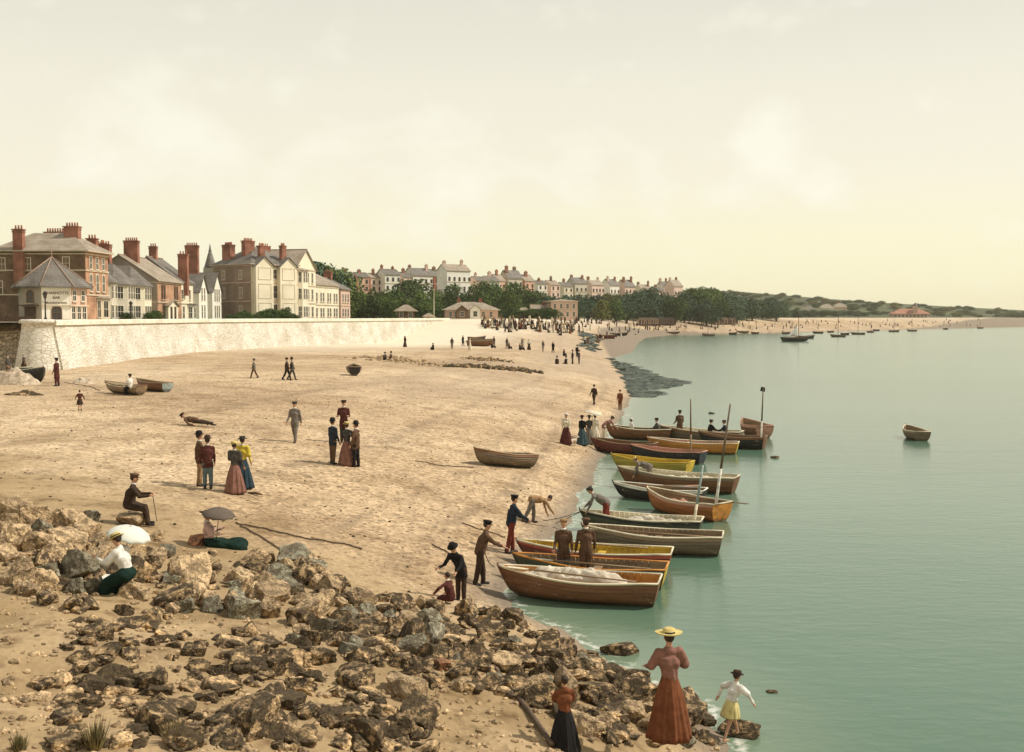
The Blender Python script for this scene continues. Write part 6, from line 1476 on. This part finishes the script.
# the rest of the rubble, too many to single out
def rubble(name, label, polys, m, seed, smin, smax):
    r = random.Random(seed); vs = []; fs = []; base = []
    lows = []
    for me_ in ROCKS[:6]:
        bm = bmesh.new(); bm.from_mesh(me_); bmesh.ops.dissolve_limit(bm, angle_limit=.30, verts=bm.verts, edges=bm.edges); bmesh.ops.triangulate(bm, faces=bm.faces)
        lows.append(([v.co.copy() for v in bm.verts], [tuple(v.index for v in f.verts) for f in bm.faces])); bm.free()
    b = MB()
    for poly, n in polys:
        c_ = 0; xs = [p[0] for p in poly]; ys = [p[1] for p in poly]
        while c_ < n:
            px, py = r.uniform(min(xs),max(xs)), r.uniform(min(ys),max(ys))
            if not inside(px,py,poly): continue
            c_ += 1; s = smin+(smax-smin)*r.random()**1.6; p = G(px,py)
            if any((p.x-c.x)**2+(p.y-c.y)**2 < .5 for c in keep_clear): continue
            M = Matrix.Translation((p.x,p.y,p.z+s*.06)) @ Matrix.Rotation(r.uniform(0,6.28),4,'Z') @ Matrix.Rotation(r.uniform(-.5,.5),4,'X') @ Matrix.Diagonal((s*r.uniform(.55,.9),s*.6,s*r.uniform(.3,.55),1))
            v_, f_ = lows[r.randrange(len(lows))]; b.add(v_, f_, 0, M)
    return b.build(name, m, None, label, kind='stuff')
rubble('rock_rubble', 'brown weed stained rubble packed between the larger foreground boulders', [(band,230),(low,130)], RM['weedy'], 31, .14, .5)
rubble('pale_rubble', 'paler tan rubble among the foreground boulders', [(ridge,120),(band,120),(low,60)], RM['brown'], 32, .12, .46)
# small stones: nobody could count them
def pebbles(name, label, n, sampler, smin, smax, m, seed):
    r = random.Random(seed); b = MB(); base = []
    bm = bmesh.new(); bmesh.ops.create_icosphere(bm, subdivisions=1, radius=1); bv = [v.co.copy() for v in bm.verts]; bf = [tuple(v.index for v in f.verts) for f in bm.faces]; bm.free()
    pts = sampler(r, n); X = np.array([p[0] for p in pts]); Y = np.array([p[1] for p in pts]); Z = height(X, Y)
    for x, y, z in zip(X, Y, Z):
        s = smin+(smax-smin)*r.random()**3; M = Matrix.Translation((x,y,z+s*.15)) @ Matrix.Rotation(r.uniform(0,6.28),4,'Z') @ Matrix.Diagonal((s*r.uniform(.7,1.4),s,s*r.uniform(.6,1.0),1))
        b.add([v*r.uniform(.8,1.15) for v in bv], bf, 0, M)
    return b.build(name, m, None, label, kind='stuff')
def near_pts(r, n):
    out_ = []
    while len(out_) < n:
        px, py = r.uniform(-60,720), 560+(780-560)*r.random()**.8
        d = ray(px,py); t = (2.0-CAMZ)/d.z*r.uniform(.9,1.1); x, y = d.x*t, d.y*t
        out_.append((x, y))
    X = np.array(out_); D = sdist(X[:,0], X[:,1], SH); return [p for p, d in zip(out_, D) if d > -.3]
pebbles('rock_chips', 'loose chips and small stones between the foreground boulders', 3000, near_pts, .02, .085, RM['pale'], 4)
def shingle_pts(r, n):
    out_ = []
    while len(out_) < n:
        y = r.uniform(24, 90); x = r.uniform(-.5*y, .12*y); out_.append((x, y))
    X = np.array(out_); D = sdist(X[:,0], X[:,1], SH); E = sdist(X[:,0], X[:,1], PROM); return [p for p, d, e in zip(out_, D, E) if d > .2 and e < -2]
pebbles('shingle_stones', 'loose darker stones strewn over the shingle', 2200, shingle_pts, .015, .055, RM['brown'], 6)
# line of dark weed and stones across the beach, pale stones beside it
def line_pts(pxs, n_, wid):
    def f(r, n):
        out_ = []
        for _ in range(n):
            i = r.randrange(len(pxs)-1); u = r.random(); a = pxs[i]; c = pxs[i+1]; out_.append((a[0]+(c[0]-a[0])*u, a[1]+(c[1]-a[1])*u))
        q = [G(*o) for o in out_[:60]]
        res = []
        for _ in range(n):
            p = r.choice(q); res.append((p.x+r.gauss(0,wid), p.y+r.gauss(0,wid*1.2)))
        return res
    return f
pebbles('weed_line', 'dark line of seaweed and stones across the middle beach', 420, line_pts([(450,366.5),(480,367.5),(505,369.5),(532,371.5)],0,.7), .12, .42, RM['weedy'], 8)
pebbles('pale_stones', 'scatter of pale stones left of the dark weed line', 260, line_pts([(372,357),(400,361),(450,366)],0,1.2), .10, .34, RM['pale'], 9)
pebbles('drift_line', 'thin brown drift line above the dark weed line', 160, line_pts([(470,358),(500,361)],0,1.0), .10, .28, RM['brown'], 10)
# seaweed ledge running into the water
wm_ = mat('seaweed', (.085,.10,.07), (.035,.05,.04), .8, .6, .08, 2.5)
def ledge(name, label, poly, n, seed, zt=.16):
    r = random.Random(seed); b = MB(); c_ = 0
    while c_ < n:
        px, py = r.uniform(min(p[0] for p in poly), max(p[0] for p in poly)), r.uniform(min(p[1] for p in poly), max(p[1] for p in poly))
        if not inside(px,py,poly): continue
        p = gz(px,py,0); z = max(0, H(p.x,p.y)); s = r.uniform(.3,1.2); c_ += 1
        vs = []; k = 9
        for j, (f, zz) in enumerate(((1,-.15),(.85,.06),(.45,zt*r.uniform(.5,1.3)))):
            for i in range(k): a = 2*PI*i/k; q = s*f*r.uniform(.75,1.2); vs.append((p.x+q*math.cos(a)*1.5, p.y+q*math.sin(a)*.8, z+zz+r.uniform(-.02,.03)))
        b.add(vs, [(j*k+i,j*k+(i+1)%k,(j+1)*k+(i+1)%k,(j+1)*k+i) for j in range(2) for i in range(k)]+[tuple(range(2*k,3*k))])
    return b.build(name, wm_, None, label, kind='stuff')
ledge('seaweed_ledge', 'low blue green seaweed covered ledge reaching into the water', [(606,362),(625,364),(645,371),(660,378),(688,383),(668,387),(642,390),(664,394),(646,397),(632,396),(622,380)], 330, 3)
ledge('seaweed_patch', 'small dark seaweed patch at the corner of the bay', [(578,350),(590,349),(597,353),(594,358),(580,357)], 90, 4, .12)

# ---- ropes, chain, litter
ropem = mat('old_rope', (.16,.11,.07), (.08,.055,.035), 20, .9, .01, 60)
def ground_rope(name, label, pxs, r_, cat='rope', seed=0, lift=.01, m=ropem):
    r = random.Random(seed); pts = []
    for (a, c) in zip(pxs[:-1], pxs[1:]):
        for i in range(8): u = i/8; pts.append(G(a[0]+(c[0]-a[0])*u, a[1]+(c[1]-a[1])*u+r.uniform(-.5,.5)))
    pts.append(G(*pxs[-1])); pts = [p+Vector((0,0,r_+lift)) for p in pts]
    b = MB(); b.path(pts, r_, 6); return b.build(name, m, None, label, cat=cat)
ground_rope('mooring_chain', 'rusty chain trailing right across the shingle from the dark umbrella', [(236,524),(262,529),(300,538),(345,545),(362,550)], .022, 'chain', 1)
ground_rope('mooring_rope', 'straight rope from the dark umbrella down to the boulders', [(240,526),(262,538),(290,557),(302,566)], .02, 'rope', 2)
ground_rope('mooring_chain', 'heavy chain lying across the sand to the bottom rocks by the child in black', [(492,668),(510,690),(530,715),(552,748)], .045, 'chain', 3)
ground_rope('mooring_rope', 'thin rope on the shingle from the bending figure leftwards', [(462,524),(480,530),(505,538)], .02, 'rope', 4)
ground_rope('mooring_rope', 'thin rope running up the shingle left of the pulling man', [(432,545),(448,553),(460,566)], .02, 'rope', 5)
ground_rope('mooring_rope', 'thin mooring line on the shingle above the lone weathered boat', [(415,461),(440,466),(474,468)], .02, 'rope', 6)
ground_rope('mooring_rope', 'thin rope across the upper beach behind the dark caped child', [(64,383),(90,387),(100,391)], .02, 'rope', 7)
def air_rope(label, p, q, sag=.12):
    pts = [p+(q-p)*(i/10)-Vector((0,0,sag*math.sin(PI*i/10))) for i in range(11)]; b = MB(); b.path(pts, .014, 5); return b.build('mooring_rope', ropem, None, label, cat='rope')
air_rope('taut rope from the pulling man to the bow of the nearest boat', P(484,585)+Vector((0,-.1,1.0)), boat_pt(B1,2.35,0,.75))
air_rope('rope from the bending figure to the bow of the boat with the stooping man', P(543,523)+Vector((0,0,.08)), boat_pt(B5,2.2,0,.62), .05)
air_rope('short rope under the hands of the stooping man in red trousers', boat_pt(B5,2.2,0,.6), boat_pt(B5,3.4,-.2,.0), .02)
b = MB(); 
vs = []
heapm = mat('net_heap', (.62,.52,.38), (.30,.22,.15), 3, .95, .05, 12)
def ground_heap(name, label, px, py, w_, d_, h_, m, cat, seed):
    p = G(px,py); b = MB(); nx, ny = 22, 16; vs = []
    for i in range(nx+1):
        for j in range(ny+1):
            u = i/nx-.5; v = j/ny-.5; e = max(0,1-4*(u*u+v*v))**.6; n_ = .6+1.1*float(fbm(np.array([u*6+seed]),np.array([v*5.0]),3,seed)[0]+.3)
            vs.append((p.x+u*w_, p.y+v*d_, H(p.x+u*w_,p.y+v*d_)-.05+h_*e*n_))
    b.add(vs, [(i*(ny+1)+j,(i+1)*(ny+1)+j,(i+1)*(ny+1)+j+1,i*(ny+1)+j+1) for i in range(nx) for j in range(ny)], 0, None, True)
    return b.build(name, m, None, label, cat=cat)
ground_heap('net_heap', 'pale heap of nets spread beside the black tarred boat', 14, 384, 3.6, 2.0, .8, heapm, 'nets', 2)
ground_heap('weed_heap', 'dark low heap of weed on the sand at the far left', 24, 395, 2.6, 1.0, .26, RM['weedy'], 'seaweed', 4)
ground_heap('net_heap', 'low pale litter of ropes and cloth between the man in maroon and the beached boats', 84, 383, 1.6, 1.0, .35, heapm, 'nets', 6)
p = P(255,495); t = thing('driftwood', 'short dark piece of driftwood at the feet of the yellow jacketed person', 'driftwood', p); b = MB(); b.path([(-.25,.1,.05),(0,0,.07),(.28,-.16,.04)], [.03,.045,.02], 6); b.build('stick', PB['brown'], t)
b = MB(); b.box((0,0,.008),(.26,.34,.016),0,None,.4); b.box((.2,.1,.012),(.22,.3,.014),0,None,-.3)
p = P(108,582); o = b.build('open_book', FB['white'], None, 'white open book or papers lying on the stones left of the woman with the parasol', cat='book'); o.location = p+Vector((0,0,.12)); o.rotation_euler = (.2,.1,.2)

drym = mat('dry_stems', (.20,.16,.06), (.11,.09,.04), 8, .9)
# bushes at the very bottom left
for i, (px, py, s) in enumerate([(95,748,.5),(175,745,.45),(20,752,.3)]):
    p = G(px,py); t = thing('dry_tuft', ['tuft of dry shrub at the bottom edge among weedy rocks','greenish dry tuft at the bottom edge, right of the first','little white flowered tuft in the bottom left corner'][i], 'plant', p)
    b = MB(); r = random.Random(i)
    for _ in range(160):
        a = r.uniform(0,6.28); q = r.uniform(.1,1)*s*.5; hh = r.uniform(.4,1)*s*.8; c0 = Vector((math.cos(a)*q*.4, math.sin(a)*q*.4, 0)); c1 = Vector((math.cos(a)*q, math.sin(a)*q, hh)); w_ = Vector((-math.sin(a),math.cos(a),0))*.012
        b.add([c0-w_,c0+w_,c1], [(0,1,2)])
    b.build('stems', drym, t)

# ================================================================ the air: far things fade a little
b = MB(); b.box((300, 1550, 25), (7400, 3400, 62))
hm = bpy.data.materials.new('haze_air'); hm.use_nodes = True; nt = hm.node_tree; nt.nodes.clear()
o_ = nt.nodes.new('ShaderNodeOutputMaterial'); v_ = nt.nodes.new('ShaderNodeVolumePrincipled'); v_.inputs['Color'].default_value = (1.0,.93,.74,1); v_.inputs['Density'].default_value = .00013; v_.inputs['Anisotropy'].default_value = .2
nt.links.new(v_.outputs[0], o_.inputs['Volume'])
hz = b.build('haze', hm, kind='stuff'); hz['label'] = 'thin warm haze over the bay'
